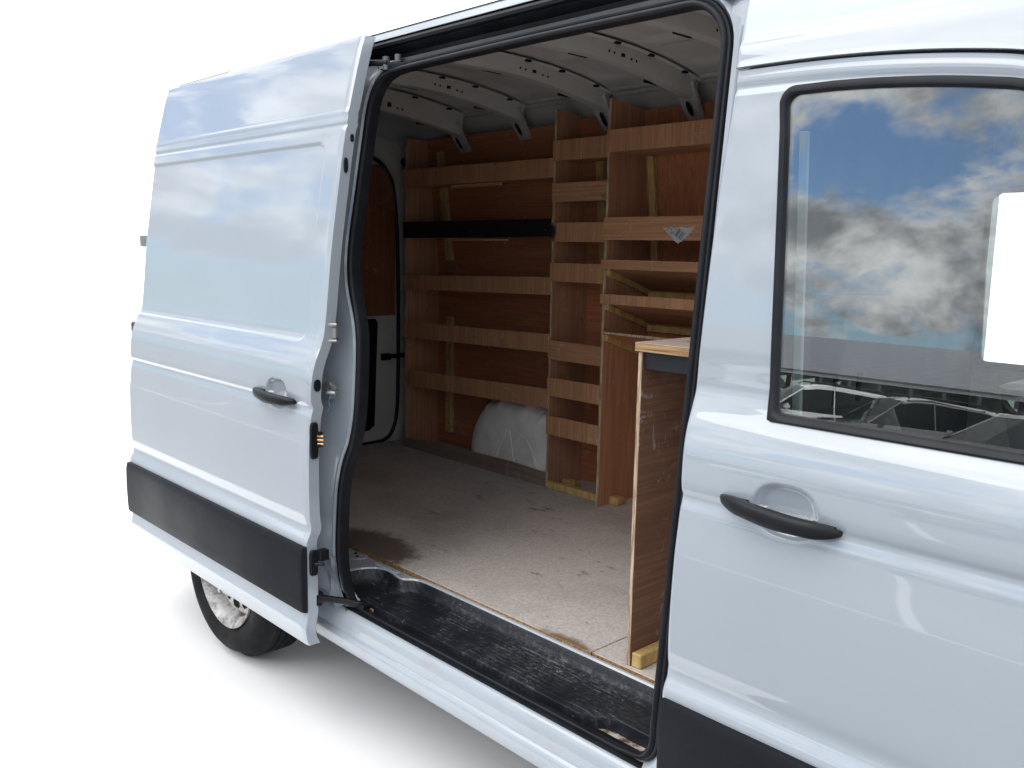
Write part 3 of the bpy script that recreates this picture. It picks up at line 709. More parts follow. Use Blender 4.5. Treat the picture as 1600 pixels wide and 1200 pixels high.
for xc in (-2.63, -2.165, -1.605, -1.13, -.66):
    q = MB(); rows = []
    for y in levels(.32, 1.625, .03):
        zb = zrib(y) - (0 if xc > -2.5 else .035); zt = zceil(y)+.004
        rows.append([(xc-.062, y, zt-.012), (xc-.050, y, zt-.018), (xc-.027, y, zb+.006), (xc-.022, y, zb), (xc+.024, y, zb), (xc+.030, y, zb+.006), (xc+.042, y, zt-.020), (xc+.058, y, zt-.014)])
    q.grid(rows); RB = q.build('roof_rib', 'paint_inside', VAN, auto=40)
    zb = zrib(1.62) - (0 if xc > -2.5 else .035)
    # bracket on the wall with a slot
    q = MB(); r0 = [(xc-.050, 1.575, zb+.055), (xc+.050, 1.575, zb+.055), (xc+.046, 1.612, zb), (xc+.038, 1.678, zb-.085), (xc-.038, 1.678, zb-.085), (xc-.046, 1.612, zb)]
    r1 = [(x, y+.012, z+.012) for x, y, z in r0]; q.grid([r0, r1], closed_v=True); q.ngon(r0); q.ngon(r1[::-1])
    q.build('rib_bracket', 'roof_stamp', RB, bevel=.003)
    q = MB(); rows = [[Vector((xc, 1.636, zb-.036))+Vector((.013*math.cos(a), -.6*.028*math.sin(a)*-1*0-.003, .0))+Vector((0, .0187, -.0227))*(1.25*math.sin(a)) for a in [k*math.pi/8 for k in range(16)]]]
    q.ngon([p+Vector((0, -.004, -.003)) for p in rows[0]]); q.build('bracket_slot', 'dark_void', RB)
    dzr = 0 if xc > -2.5 else .035
    for y in (.55, .98, 1.42): q = MB(); q.box(xc-.046, xc-.034, y-.045, y+.05, zrib(y)+.002-dzr, zrib(y)+.018-dzr); q.build('rib_slot', 'dark_void', RB)
    for y in (.66, .86, 1.10, 1.30, 1.52): q = MB(); q.box(xc+.042, xc+.056, y-.014, y+.014, zceil(y)-.019, zceil(y)-.011); q.build('rib_slot', 'dark_void', RB)
    for y in (1.07, 1.10, 1.15, 1.20, 1.23):
        h = .011 if y == 1.15 else .004; q = MB(); q.box(xc+.030, xc+.0365, y-h, y+h, zrib(y)+.022-dzr, zrib(y)+.022-dzr+2*h); q.build('rib_hole', 'dark_void', RB)

# ---------------------------------------------------------------- white moulded wheel arch cover inside
q = MB(); WX, WZ, WR = -2.12, .50, .405
def archp(a, r): return (WX+r*1.0*math.cos(a)*(.92 if abs(math.cos(a)) > .1 else .92), WZ+r*math.sin(a))
rows = []
A = [math.pi*i/120 for i in range(121)]
def supr(a, r):   # squarish arch outline
    c, s = math.cos(a), math.sin(a); e = .72
    return (WX+r*.91*math.copysign(abs(c)**e, c), WZ+r*abs(s)**e)
for r, y in ((.0, 1.536), (.15, 1.538), (.23, 1.542), (.28, 1.549), (.315, 1.559), (.342, 1.572), (.362, 1.588), (.378, 1.607), (.390, 1.63), (.400, 1.665), (.406, 1.71), (.408, 1.80)):
    row = []
    for a in A:
        x, z = supr(a, r); bump = 0
        if y > 1.555 and y < 1.75:
            for ac in (.33, .45, .57, .69): bump += .010*math.exp(-(((a/math.pi-ac)/.020)**2)**2)*sstep(1.555, 1.60, y)
        row.append((x, y-.2*bump, z+bump))
    rows.append(row)
q.grid(rows, keep=lambda P: max(p[0] for p in P) < -1.815); WA = q.build('wheel_arch_cover', 'arch_plastic', VAN, auto=60)
for pts in ([(-.02, .30), (-.12, .10)], [(.0, .30), (.06, .10)], [(-.075, .285), (-.20, .215), (-.265, .12)], [(-.265, .12), (-.16, .11)], [(.04, .30), (.17, .24), (.25, .10)]):
    q = MB(); q.tube([(WX+.02+a*.85, 1.5385+.5*max(0, math.hypot(a, b_)-.2)**2*1.6, WZ+b_*.85) for a, b_ in (catmull(pts, 6) if len(pts) > 2 else pts)], .006, 8); q.build('moulded_rib', 'arch_plastic', WA, auto=60)

# ---------------------------------------------------------------- wheels
def wheel(cx, yf, sgn, name='wheel'):
    """outer face at y = yf, looking out towards -y when sgn = 1"""
    W = .225; q = MB(); c = (cx, yf, AR)
    P = [(.228, .030), (.240, .012), (.258, .004), (.285, -.006), (.312, -.004), (.330, .010), (.341, .030), (.3485, .048)]
    for k in range(4): y0 = .060+k*.032; P += [(AR, y0), (AR, y0+.022), (AR-.009, y0+.024), (AR-.009, y0+.030)]
    P += [(AR, .190), (.341, .205), (.325, .222), (.29, .228), (.228, .20)]
    P = [(r, y*sgn) for r, y in P]
    q.lathe(P, c, 80); ty = q.build(name, 'tyre', VAN, auto=35)
    q = MB()
    RP = [(.2285, .028), (.236, .010), (.236, .004), (.230, .003), (.222, .010), (.212, .022), (.203, .034), (.200, .060), (.192, .085)]
    q.lathe([(r, y*sgn) for r, y in RP], c, 80)
    q.lathe([(r, y*sgn) for r, y in ((.200, .06), (.195, .13), (.21, .19))], c, 64)
    q.build('rim', 'rim_paint', ty, auto=40)
    q = MB(); D = [(.196, .070), (.188, .062), (.178, .058)] + [(lerp(.172, .136, i/8), .058) for i in range(9)] + [(.128, .054), (.118, .034), (.108, .012), (.100, .004), (.090, .002), (.078, .014), (.072, .020), (.070, .040)]
    def kp(Pq):
        x = sum(p[0] for p in Pq)/4-c[0]; z = sum(p[2] for p in Pq)/4-c[2]; r = math.hypot(x, z); a = math.atan2(z, x)
        k = a/(2*math.pi)*12; da = (k-round(k))*2*math.pi/12*r
        return math.hypot(da/.030, (r-.156)/.019) > 1
    q.lathe([(r, y*sgn) for r, y in D], c, 240, keep=kp); q.build('wheel_disc', 'rim_paint', ty, auto=40)
    q = MB(); q.lathe([(r, y*sgn) for r, y in ((.072, .022), (.066, -.006), (.056, -.012), (.030, -.014), (.0, -.014))], c, 40); q.build('hub', 'rim_paint', ty, auto=35)
    for k in range(6):
        q = MB(); a = k*math.pi/3+.3; p = Vector((c[0]+.090*math.cos(a), c[1], c[2]+.090*math.sin(a))); q.tube([p+Vector((0, .012*sgn, 0)), p+Vector((0, -.008*sgn, 0))], .011, 6); q.build('wheel_nut', 'steel', ty, auto=30)
    q = MB(); q.lathe([(r, y*sgn) for r, y in ((.0, .13), (.195, .13))], c, 32); q.build('brake_backplate', 'dark_void', ty)
    return ty
wheel(AX, -.008, 1); wheel(AX, 2*YC+.008, -1); wheel(1.45, .012, 1)
q = MB(); q.grid([[(AX+.42*math.cos(a), y, AR+.42*math.sin(a)) for y in (.03, .30)] for a in [math.pi*(-.05+1.1*i/20) for i in range(21)]]); q.build('wheel_well', 'dark_void', VAN)

# ================================================================== front door and cab
_zp = [on_skin(u, v, PF) for u, v in ((1150, 112), (1200, 105), (1260, 97.5), (1320, 91.5), (1400, 86), (1480, 83.5), (1560, 84), (1600, 85.5))]
_zt = smooth_fn(pchip([-.1]+[p.x for p in _zp]+[.80, .93, 1.05, 1.16], [_zp[0].z]+[p.z for p in _zp]+[1.915, 1.78, 1.57, 1.36]), .05)
def ztop(x):
    return _zt(x)
ftl = on_skin(1219, 142, PF); fbl = on_skin(1198, 655, PF); ft1 = on_skin(1400, 122, PF); ft2 = on_skin(1600, 124, PF); fbr = on_skin(1600, 732, PF)
FX0, FX1 = .047, 1.16
_ft = [on_skin(u, v, PF) for u, v in ((1262, 131), (1300, 126.5), (1350, 122.5), (1400, 120), (1450, 118.5), (1500, 118.5), (1550, 120), (1600, 123.5))]
_pp = PF
def window_outline(ins, n=6):
    """(x, z) outline of the front door's window, inset by ins"""
    x0t, x0b = ftl.x+.004+ins, fbl.x+ins; zt, zb = _ft[0].z-ins, lerp(fbl.z, fbr.z, .3)+ins
    r = .032-ins*.6
    pts = []
    # bottom-left (tight), left edge, top-left (round), top, A pillar slope, bottom front
    pts += [(x0b+.010, zb), (x0b+.002, zb+.003), (x0b, zb+.012)]
    pts += [(lerp(x0b, x0t, t), lerp(zb, zt, t)) for t in (.1, .2, .3, .4, .5, .6, .7, .8, .88)]
    pts += [(x0t+r-r*math.cos(a), zt-r+r*math.sin(a)) for a in [i*math.pi/2/6 for i in range(7)]]
    pts += catmull([(p.x, p.z-ins) for p in _ft[1:]]+[(.70-ins*.2, 1.945-ins), (.80-ins*.4, 1.865-ins*.8), (.90-ins*.6, 1.745-ins*.6), (1.0-ins, 1.59-ins*.5), (1.085-ins, 1.42), (1.105-ins, 1.36), (1.10-ins, zb+.008), (1.085-ins, zb)], 4)
    pts += [(lerp(1.06, x0b+.03, t), zb) for t in (0, .2, .4, .6, .8, 1)]
    return pts
WO = window_outline(.008)
def inside(x, z, poly):
    r = False; j = len(poly)-1
    for i in range(len(poly)):
        (xi, zi), (xj, zj) = poly[i], poly[j]
        if (zi > z) != (zj > z) and x < (xj-xi)*(z-zi)/(zj-zi)+xi: r = not r
        j = i
    return r
def y_front(x, z):
    y = PF(z)+cup(x, z, .312, 1.164, .072, .058, .022)
    d = x-fx0(z)
    if d < .010: y += (.010-d)**2/.010*.9
    tz = ztop(x)
    if 0 <= tz-z < .010: y += (.010-(tz-z))**2/.010*.9
    # hollow band along the upper edge of the door
    y += .004*(1-sstep(.004, .012, abs(tz-.036-z))) if x > .03 else 0
    return y
zl = levels(.335, .66, .03)[:-1]+levels(.66, 1.08, .010)[:-1]+levels(1.08, 1.24, .005)[:-1]+levels(1.24, 1.30, .01)
tt = [i/110 for i in range(1, 111)]
xs = xs_fine(FX0, FX1, .014, ((FX0, FX0+.012, .003), (.225, .40, .006)))
rows = []
cols = []
for x in xs:
    zc = zl+[lerp(1.30, ztop(x), t) for t in tt]; sh = [(x+(fx0(z)-FX0)*(1-(x-FX0)/(FX1-FX0))**2, z) for z in zc]; cols.append([(a, y_front(a, z), z) for a, z in sh])
mb = MB(); mb.grid(cols, keep=lambda P: not inside(sum(p[0] for p in P)/4, sum(p[2] for p in P)/4, WO))
e0 = cols[0]; mb.grid([e0, [(x, y+.045, z) for x, y, z in e0]])
e1 = [c[-1] for c in cols]; mb.grid([e1, [(x, y+.03, z) for x, y, z in e1]])
FD = mb.build('front_door', 'paint', VAN, merge=True, auto=55); FD['label'] = 'white front passenger door with side window'
cladding('rubbing_strip', FX0+.010, FX1-.01, 0, FD)
handle(.169, .433, 1.168, 1.152, PF, FD)
# window frame and pane
fo, fi = window_outline(0.), window_outline(.020)
def p3(P, dy): return [(x, PF(z)+dy, z) for x, z in P]
mid = window_outline(.010)
q = MB(); q.grid([p3(window_outline(-.002), .006), p3(fo, -.004), p3(window_outline(.004), -.007), p3(window_outline(.013), -.006), p3(window_outline(.017), -.001), p3(window_outline(.018), .022)], closed_v=True)
q.build('window_frame', 'rubber', FD, auto=45)
q = MB()
zlo, zhi = fbl.z-.01, ft1.z+.01
pts_in = window_outline(.012)
ysg = lambda z, dy: .074+.0835*(z-1.34)+dy
rows = []
xa0, xb0 = min(p[0] for p in pts_in), max(p[0] for p in pts_in)
def xspan(z):
    xx = []
    for i in range(len(pts_in)):
        (x1, z1), (x2, z2) = pts_in[i-1], pts_in[i]
        if (z1 > z) != (z2 > z): xx.append(x1+(z-z1)/(z2-z1)*(x2-x1))
    return (min(xx), max(xx)) if len(xx) > 1 else None
zz0, zz1 = min(p[1] for p in pts_in), max(p[1] for p in pts_in)
zrow = [zz0+1e-4]+[lerp(zz0, zz1, (i+.5)/40) for i in range(40)]+[zz1-1e-4]
for dy in (.008, .012):
    sp = []
    for z in zrow:
        a, b_ = xspan(z); sp.append([(lerp(a, b_, k/10), ysg(z, dy), z) for k in range(11)])
    q.grid(sp)
q.build('window_glass', 'window_glass', FD, smooth=True)
q = MB(); q.box(fbl.x+.015, fbl.x+.030, .128, .140, 1.34, 1.80)
a_, b_ = at(1246, 640, 'Y', .135), at(1257, 205, 'Y', .135)
q = MB(); q.hexa([(lerp(a_.x, b_.x, t)+dx, y, lerp(a_.z-.03, b_.z, t)) for t in (0, 1) for y in (.130, .142) for dx in (-.009, .009)]); q.build('window_guide', 'cab_light', FD, bevel=.002)
# upper body side above the door, B pillar edge
mb = MB(); rows = []
for k, s0 in enumerate(xs_fine(0., 1.56, .03, ((0., .02, .004), (.02, .06, .01)))):
    x = s0; xk = x+.045*max(0, 1-s0/1.2); z0 = (ztop(xk) if xk < 1.155 else 1.365-.12*(xk-1.155))+.0065; n = 50
    z1 = max(z0+.008, 2.346+roof_dz(x) if x < .78 else lerp(2.29, 1.31, (x-.78)/.80))
    row = []
    for i in range(n+1):
        z = lerp(z0, z1, (i/n)); xx = x+fx0(min(z, 2.2))*max(0, 1-s0/1.25); e = max(0, .010-s0)
        y = PF(min(z, 2.37))-.0015*(1-sstep(.0, .008, z-z0))+e*e/.010*.9
        y -= .007*(1-sstep(.10, .75, s0))*(1-sstep(-.004, .016, z-2.098))
        row.append((xx, y, z))
    row = [(row[0][0], row[0][1]+.034, row[0][2]+.002), (row[0][0], row[0][1]+.002, row[0][2]-.001)]+row
    rows.append(row)
mb.grid(rows); mb.grid([rows[0], [(x, y+.045, z) for x, y, z in rows[0]]]); mb.build('upper_side_panel', 'paint', VAN, auto=50)
# front wing, bonnet, windscreen and nose, as far as a step to the side could see
mb = MB(); rows = []
for x in levels(1.168, 2.15, .05):
    t = (x-1.168)/.98; zt = lerp(1.34, 1.02, t**1.4)
    rows.append([(x, PF(z)+.30*t**3.2+(0 if z < 1.0 else 0), z) for z in [lerp(.40, zt, i/24) for i in range(25)]])
mb.grid(rows, keep=lambda P: math.hypot(sum(p[0] for p in P)/4-1.45, sum(p[2] for p in P)/4-AR) > .42)
rows2 = [[(r[-1][0], lerp(r[-1][1], 2*YC-r[-1][1], k/12), r[-1][2]+.06*math.sin(math.pi*k/12)) for k in range(13)] for r in rows if r[-1][0] > 1.46]
mb.grid(rows2); mb.grid([[(2.15, lerp(rows[-1][-1][1], 2*YC-rows[-1][-1][1], k/8), z) for k in range(9)] for z in (.40, .7, 1.02)])
mb.build('front_wing', 'paint', VAN, auto=50)
q = MB(); q.grid([[(lerp(.80+.10*math.sin(math.pi*k/12), 1.585+.12*math.sin(math.pi*k/12), t), lerp(lerp(.25, .075, t), lerp(1.75, 1.925, t), k/12), lerp(2.30+.13*math.sin(math.pi*k/12)**.6, 1.295+.03*math.sin(math.pi*k/12), t)) for k in range(13)] for t in (0, .25, .5, .75, 1)]); q.build('windscreen', 'window_glass', VAN, smooth=True)
# cab interior
q = MB(); q.hexa([(x, y, z) for z, y0 in ((.50, .13), (2.34, .28)) for y in (y0, 1.80) for x in (.0, .014)]); q.build('cab_rear_wall', 'cab_grey', VAN)
q = MB(); q.box(.0, 1.5, .10, 1.82, .44, .50); q.build('cab_floor', 'cab_grey', VAN)
q = MB(); q.grid([[(x, y, 2.27-.3*max(0, x-.35)**2) for y in (.26, 1.74)] for x in levels(0, .8, .1)]); q.build('headlining', 'cab_grey', VAN)
q = MB(); q.box(.06, 1.12, .135, .150, .50, 1.325); q.build('door_card', 'cab_grey', VAN, bevel=.004)
wl, wt, wb_ = .030, 1.905, 1.305
q = MB(); q.box(-.02, wl, 1.80, 1.86, .45, 2.33); q.box(wl, 1.5, 1.80, 1.86, .45, wb_); q.box(wl, .80, 1.80, 1.86, wt, 2.28); q.hexa([(x, y, z) for z, xa in ((wb_, 1.05), (wt, .70)) for y in (1.80, 1.86) for x in (xa, xa+.12)])
FW = q.build('far_cab_door', 'cab_light', VAN)
q = MB(); q.sweep([(x, 1.802, z) for x, z in [(wl+.03, wb_), (wl+.008, wb_+.008), (wl, wb_+.03), (wl-.02, wt-.06), (wl-.005, wt-.02), (wl+.03, wt), (.69, wt), (1.04, wb_)]], [(-.012, 0), (-.012, .010), (.012, .010), (.012, 0)]); q.build('far_window_frame', 'cab_grey', FW, auto=40)
def seat(x, y0, y1):
    q = MB(); yc = (y0+y1)/2
    rows_ = []
    for t in [i/10 for i in range(11)]:
        z = lerp(.80, 1.30, t); xx = lerp(x+.14, x-.02, t); hw = (y1-y0)/2*(1-.25*max(0, t-.6)**2*4); rows_.append([(xx+.06*math.cos(a), yc+hw*math.copysign(abs(math.sin(a))**.5, math.sin(a)), z) for a in [k*math.pi/8 for k in range(16)]])
    q.grid(rows_, closed_v=True); q.ngon(rows_[-1]); q.ngon(rows_[0][::-1])
    st = q.build('cab_seat', 'cab_grey', VAN, auto=60)
    q = MB(); q.box(x+.06, x+.58, y0, y1, .68, .84); q.build('seat_cushion', 'cab_grey', st, bevel=.04, seg=3)
    if yc > 1: return
    q = MB(); q.box(x-.07, x+.01, yc-.12, yc+.12, 1.40, 1.58); q.tube([(x-.03, yc-.06, 1.32), (x-.03, yc-.06, 1.44)], .007); q.tube([(x-.03, yc+.06, 1.32), (x-.03, yc+.06, 1.44)], .007); q.build('headrest', 'cab_grey', st, bevel=.012, seg=2)
seat(.22, .30, .72); seat(.34, 1.22, 1.64)
q = MB(); q.box(1.05, 1.55, .16, 1.72, .85, 1.28); q.build('dashboard', 'cab_grey', VAN, bevel=.05, seg=3)
q = MB(); c_ = Vector((.95, 1.46, 1.26)); tl = Matrix.Rotation(math.radians(-62), 3, 'Y'); q.tube([c_+tl @ Vector((.185*math.cos(a), .185*math.sin(a), 0)) for a in [k*math.pi/16 for k in range(32)]], .014, 8, closed=True); q.tube([c_, c_+tl @ Vector((0, 0, -.12))], .03); q.build('steering_wheel', 'cab_grey', VAN, smooth=True)
adopt(VAN)

# ================================================================== chipboard floor
FLR = empty('chipboard_floor', (-1.6, 1.0, .50), 'worn grey chipboard load floor with brown damp stains inside the van', 'floor')
def chip(x0, x1, y0, y1):
    q = MB(); q.box(x0, x1, y0, y1, .5005, FZ, 0, 1, 2); return q.build('floor_board', ['chipboard', 'chip_edge'], FLR, bevel=.0012)
chip(XR+.02, -.4305, .318, 1.452); chip(-.4275, -.035, .322, 1.450); chip(XR+.02, -.035, 1.4545, 1.775)
adopt(FLR)

# ================================================================== plywood racking
def board(name, parent, x0, x1, y0, y1, z0, z1, mat, thin, tilt=0., edge='ply_edge', dz=(0, 0, 0, 0)):
    """thin: axis (0, 1, 2) across the ply; dz = (z0 left, z0 right, z1 left, z1 right) corrections"""
    q = MB(); c = []
    for iz, z in ((0, z0), (1, z1)):
        for iy, y in ((0, y0), (1, y1)):
            for ix, x in ((0, x0), (1, x1)):
                c.append((x, y, z+dz[iz*2+ix]+(tilt*(y-y0) if iy else 0)))
    q.hexa(c, 0, 1, thin)
    return q.build(name, [mat, edge], parent, bevel=.0011)
def ywall(z): return 1.775-.09*sstep(1.45, 2.35, z)
def divider(name, parent, x, yf, z0, z1, mat='ply_side', th=.012):
    """upright panel whose back follows the van's leaning wall"""
    q = MB(); zs_ = levels(z0, z1, .12); 
    for i in range(len(zs_)-1): pass
    L = [(yf, z) for z in zs_] + [(ywall(z)-.004, z) for z in zs_[::-1]]
    # the top back corner is cut to clear the roof
    L = [(y, min(z, 2.315-.10*max(0, y-(yf+.02)))) for y, z in L]
    r0 = [(x-th/2, y, z) for y, z in L]; r1 = [(x+th/2, y, z) for y, z in L]
    n = len(zs_)
    q.grid([r0, r1], closed_v=True, mi=1); q.ngon(r0); q.ngon(r1[::-1])
    return q.build(name, [mat, 'ply_edge'], parent)
def backing(parent, x0, x1, z0, z1, mat):
    q = MB(); zs_ = levels(z0, z1, .1); r0 = [[(x, ywall(z)-.010, z) for z in zs_] for x in (x0, x1)]; r1 = [[(x, ywall(z)-.001, z) for z in zs_] for x in (x0, x1)]
    q.grid(r0); q.grid(r1); q.grid([r0[0], r1[0]]); q.grid([r0[1], r1[1]]); q.grid([[r0[0][-1], r1[0][-1]], [r0[1][-1], r1[1][-1]]]); q.grid([[r0[0][0], r1[0][0]], [r0[1][0], r1[1][0]]])
    return q.build('back_panel', mat, parent, merge=True, auto=50)
def batten(parent, x, z0, z1, dy=.0, wd=.022):
    q = MB(); q.hexa([(x+dx, ywall(z)-.012-d-dy, z) for z in (z0, z1) for d in (.026, 0) for dx in (-wd, wd)])
    return q.build('batten', 'pine', parent, bevel=.0015)
YF = 1.517
# ---- wide bay over the wheel arch
R1 = empty('plywood_rack', (-2.39, 1.65, FZ), 'wide plywood rack with five lipped shelves over the white wheel arch', 'rack')
X0, X1 = -2.975, -1.808
divider('side_panel', R1, X0+.006, YF+.011, FZ, 2.27); backing(R1, X0+.013, X1-.001, FZ+.001, 2.275, 'ply_red_h')
lips = [(2.003, 2.008, 2.100, 2.096, 'ply_v'), (1.722, 1.734, 1.812, 1.818, 'black_lip'), (1.436, 1.460, 1.514, 1.545, 'ply_v'), (1.163, 1.184, 1.251, 1.273, 'ply_v'), (.885, .913, .974, 1.007, 'ply_v')]
for za, zb, zc, zd, mt in lips:
    board('shelf_lip', R1, X0-.004, X1, YF, YF+.010, za, zc, mt, 1, dz=(0, zb-za, 0, zd-zc))
    board('shelf', R1, X0+.013, X1-.002, YF+.011, ywall(za)-.012, za+.004, za+.014, 'ply_h', 2, dz=(0, zb-za, 0, zb-za))
for za, zb, zc, zd, mt in lips:
    for t in (.03, .5, .965):
        x = lerp(X0, X1, t); z = lerp((za+zc)/2, (zb+zd)/2, t)-.012; q = MB(); q.tube([(x, YF-.0008, z), (x, YF+.003, z)], .0038, 8); q.build('screw', 'galv', R1)
# kick boards, one cracked at its end
for xa, xb, ta, tb in ((X0-.012, -2.452, .574, .594), (-2.449, -2.085, .594, .600), (-2.082, X1+.002, .600, .590)):
    board('kick_board', R1, xa, xb, YF+.002, YF+.013, FZ+.001, ta, 'ply_floor_dust', 1, dz=(0, 0, 0, tb-ta))
board('shelf_strip', R1, -2.56, -2.17, YF+.002, YF+.013, 1.985, 2.001, 'ply_h', 1); board('shelf_strip', R1, -2.56, -2.12, YF+.002, YF+.013, 1.712, 1.722, 'ply_h', 1)
batten(R1, X0+.14, 1.60, 2.20, .0, .024); batten(R1, X0+.14, .60, 1.28, .0, .024)
adopt(R1)
# ---- narrow bay
R2 = empty('plywood_rack', (-1.61, 1.65, FZ), 'narrow plywood rack of seven small lipped pigeonholes beside the wheel arch', 'rack')
X0, X1 = -1.800, -1.424
divider('side_panel', R2, X0, YF+.004, FZ, 2.315); backing(R2, X0+.007, X1-.008, FZ+.001, 2.285, 'ply_red_h')
lips = [(2.081, 2.173), (1.894, 1.980), (1.711, 1.799), (1.526, 1.613), (1.155, 1.245), (.977, 1.066), (.788, .880)]
for k, (za, zc) in enumerate(lips):
    j = .004*math.sin(3.1*k)
    board('shelf_lip', R2, X0-.004, X1-.010, YF-.007, YF+.003, za, zc, 'ply_h' if k in (1, 4) else 'ply_smudged' if k == 2 else 'ply_v', 1, dz=(0, j, 0, j))
    board('shelf', R2, X0+.007, X1-.008, YF+.004, ywall(za)-.012, za+.004, za+.014, 'ply_h', 2)
batten(R2, -1.655, 1.44, 2.14); batten(R2, -1.650, .76, 1.34)
q = MB(); q.box(X0+.007, X1-.008, YF-.006, YF+.022, FZ+.001, FZ+.036); q.build('floor_batten', 'pine', R2, bevel=.002)
q = MB(); q.box(X0+.012, X0+.10, YF+.10, YF+.14, FZ+.001, FZ+.030); q.build('wood_block', 'pine', R2, bevel=.003)
adopt(R2)
# ---- deep bay towards the bulkhead
R3 = empty('plywood_rack', (-.9, 1.62, FZ), 'deep plywood rack with sloping shelves and a torn sticker on its lip', 'rack')
X0, X1, YG = -1.412, -.10, 1.450
divider('side_panel', R3, X0, YG+.003, FZ, 2.322, th=.013); divider('side_panel', R3, X1, YG+.003, FZ, 2.322); backing(R3, X0+.008, X1-.008, FZ+.001, 2.29, 'ply_red_v')
board('shelf_lip', R3, X0-.004, X1+.006, YG-.010, YG, 2.090, 2.183, 'ply_v', 1); board('shelf', R3, X0+.008, X1-.008, YG+.002, ywall(2.09)-.012, 2.093, 2.103, 'ply_h', 2)
board('shelf_lip', R3, X0-.004, X1+.006, YG-.010, YG, 1.720, 1.817, 'ply_h', 1); board('shelf', R3, X0+.008, X1-.008, YG+.002, ywall(1.73)-.012, 1.724, 1.734, 'ply_h', 2)
for za, zc, mt in ((1.595, 1.636, 'ply_h'), (1.443, 1.487, 'ply_v')):
    board('shelf_lip', R3, X0-.010, X1+.006, YG-.012, YG-.001, za, zc, mt, 1)
for za, y1 in ((1.598, 1.755), (1.447, 1.755), (1.312, 1.755)):
    board('sloping_shelf', R3, X0+.008, X1-.008, YG+.001 if za > 1.32 else YG-.012, y1, za, za+.011, 'ply_h', 2, tilt=-.325)
    q = MB(); c = []
    for iz in (-.030, -.002):
        for y in (YG+.004, y1-.006):
            for x in (X0+.007, X0+.029): c.append((x, y, za+iz-.325*(y-YG)))
    q.hexa(c); q.build('cleat', 'pine', R3, bevel=.0015)
    q = MB(); q.box(X0+.030, X1-.03, y1-.030, y1-.008, za-.325*(y1-YG)-.036, za-.325*(y1-YG)-.006); q.build('cleat', 'pine', R3, bevel=.0015)
batten(R3, X0+.055, 1.60, 2.09, .0, .016)
q = MB(); c_ = at(950, 787, 'Z', FZ); q.box(c_.x-.01, c_.x+.055, c_.y, c_.y+.05, FZ+.001, FZ+.036); q.build('wood_block', 'pine', R3, bevel=.004)
# torn sticker
q = MB(); tear = [(-1.103, 1.774), (-1.085, 1.770), (-1.07, 1.775), (-1.03, 1.771), (-1.0, 1.775), (-.975, 1.770), (-.938, 1.775), (-.946, 1.768), (-.943, 1.764), (-.956, 1.758), (-.954, 1.752), (-.967, 1.747), (-.966, 1.741), (-.980, 1.735), (-.981, 1.729), (-.994, 1.724), (-.996, 1.717), (-1.009, 1.713), (-1.015, 1.707), (-1.026, 1.714), (-1.044, 1.724), (-1.052, 1.734), (-1.068, 1.745), (-1.076, 1.754), (-1.090, 1.764)]
r0 = [(x, YG-.0105, z) for x, z in tear]; r1 = [(x, YG-.0122-.0012*math.sin(60*x), z) for x, z in tear]; q.grid([r0, r1], closed_v=True); q.ngon(r1); q.build('torn_sticker', 'sticker', R3)
adopt(R3)

# ================================================================== plywood cabinet just inside the doorway
CB = empty('plywood_cabinet', (-.17, .7, FZ), 'tall dark plywood cabinet side and top standing just inside the doorway', 'cabinet')
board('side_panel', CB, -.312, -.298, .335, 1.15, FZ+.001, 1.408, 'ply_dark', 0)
board('top_board', CB, -.318, -.040, .326, 1.15, 1.410, 1.434, 'dusty_top', 2, edge='ply_edge_layers')
q = MB(); q.box(-.296, -.045, .342, .352, 1.362, 1.408); q.box(-.296, -.045, .352, .372, 1.362, 1.368); q.build('top_rail', 'rail_black', CB, bevel=.0015)
q = MB(); q.box(-.296, -.262, .338, .70, FZ+.001, FZ+.042); q.build('floor_batten', 'pine', CB, bevel=.003)
q = MB(); q.tube([(-.21, .42, 1.433), (-.21, .42, 1.440)], .006); q.build('screw_head', 'steel', CB, auto=40)
adopt(CB)

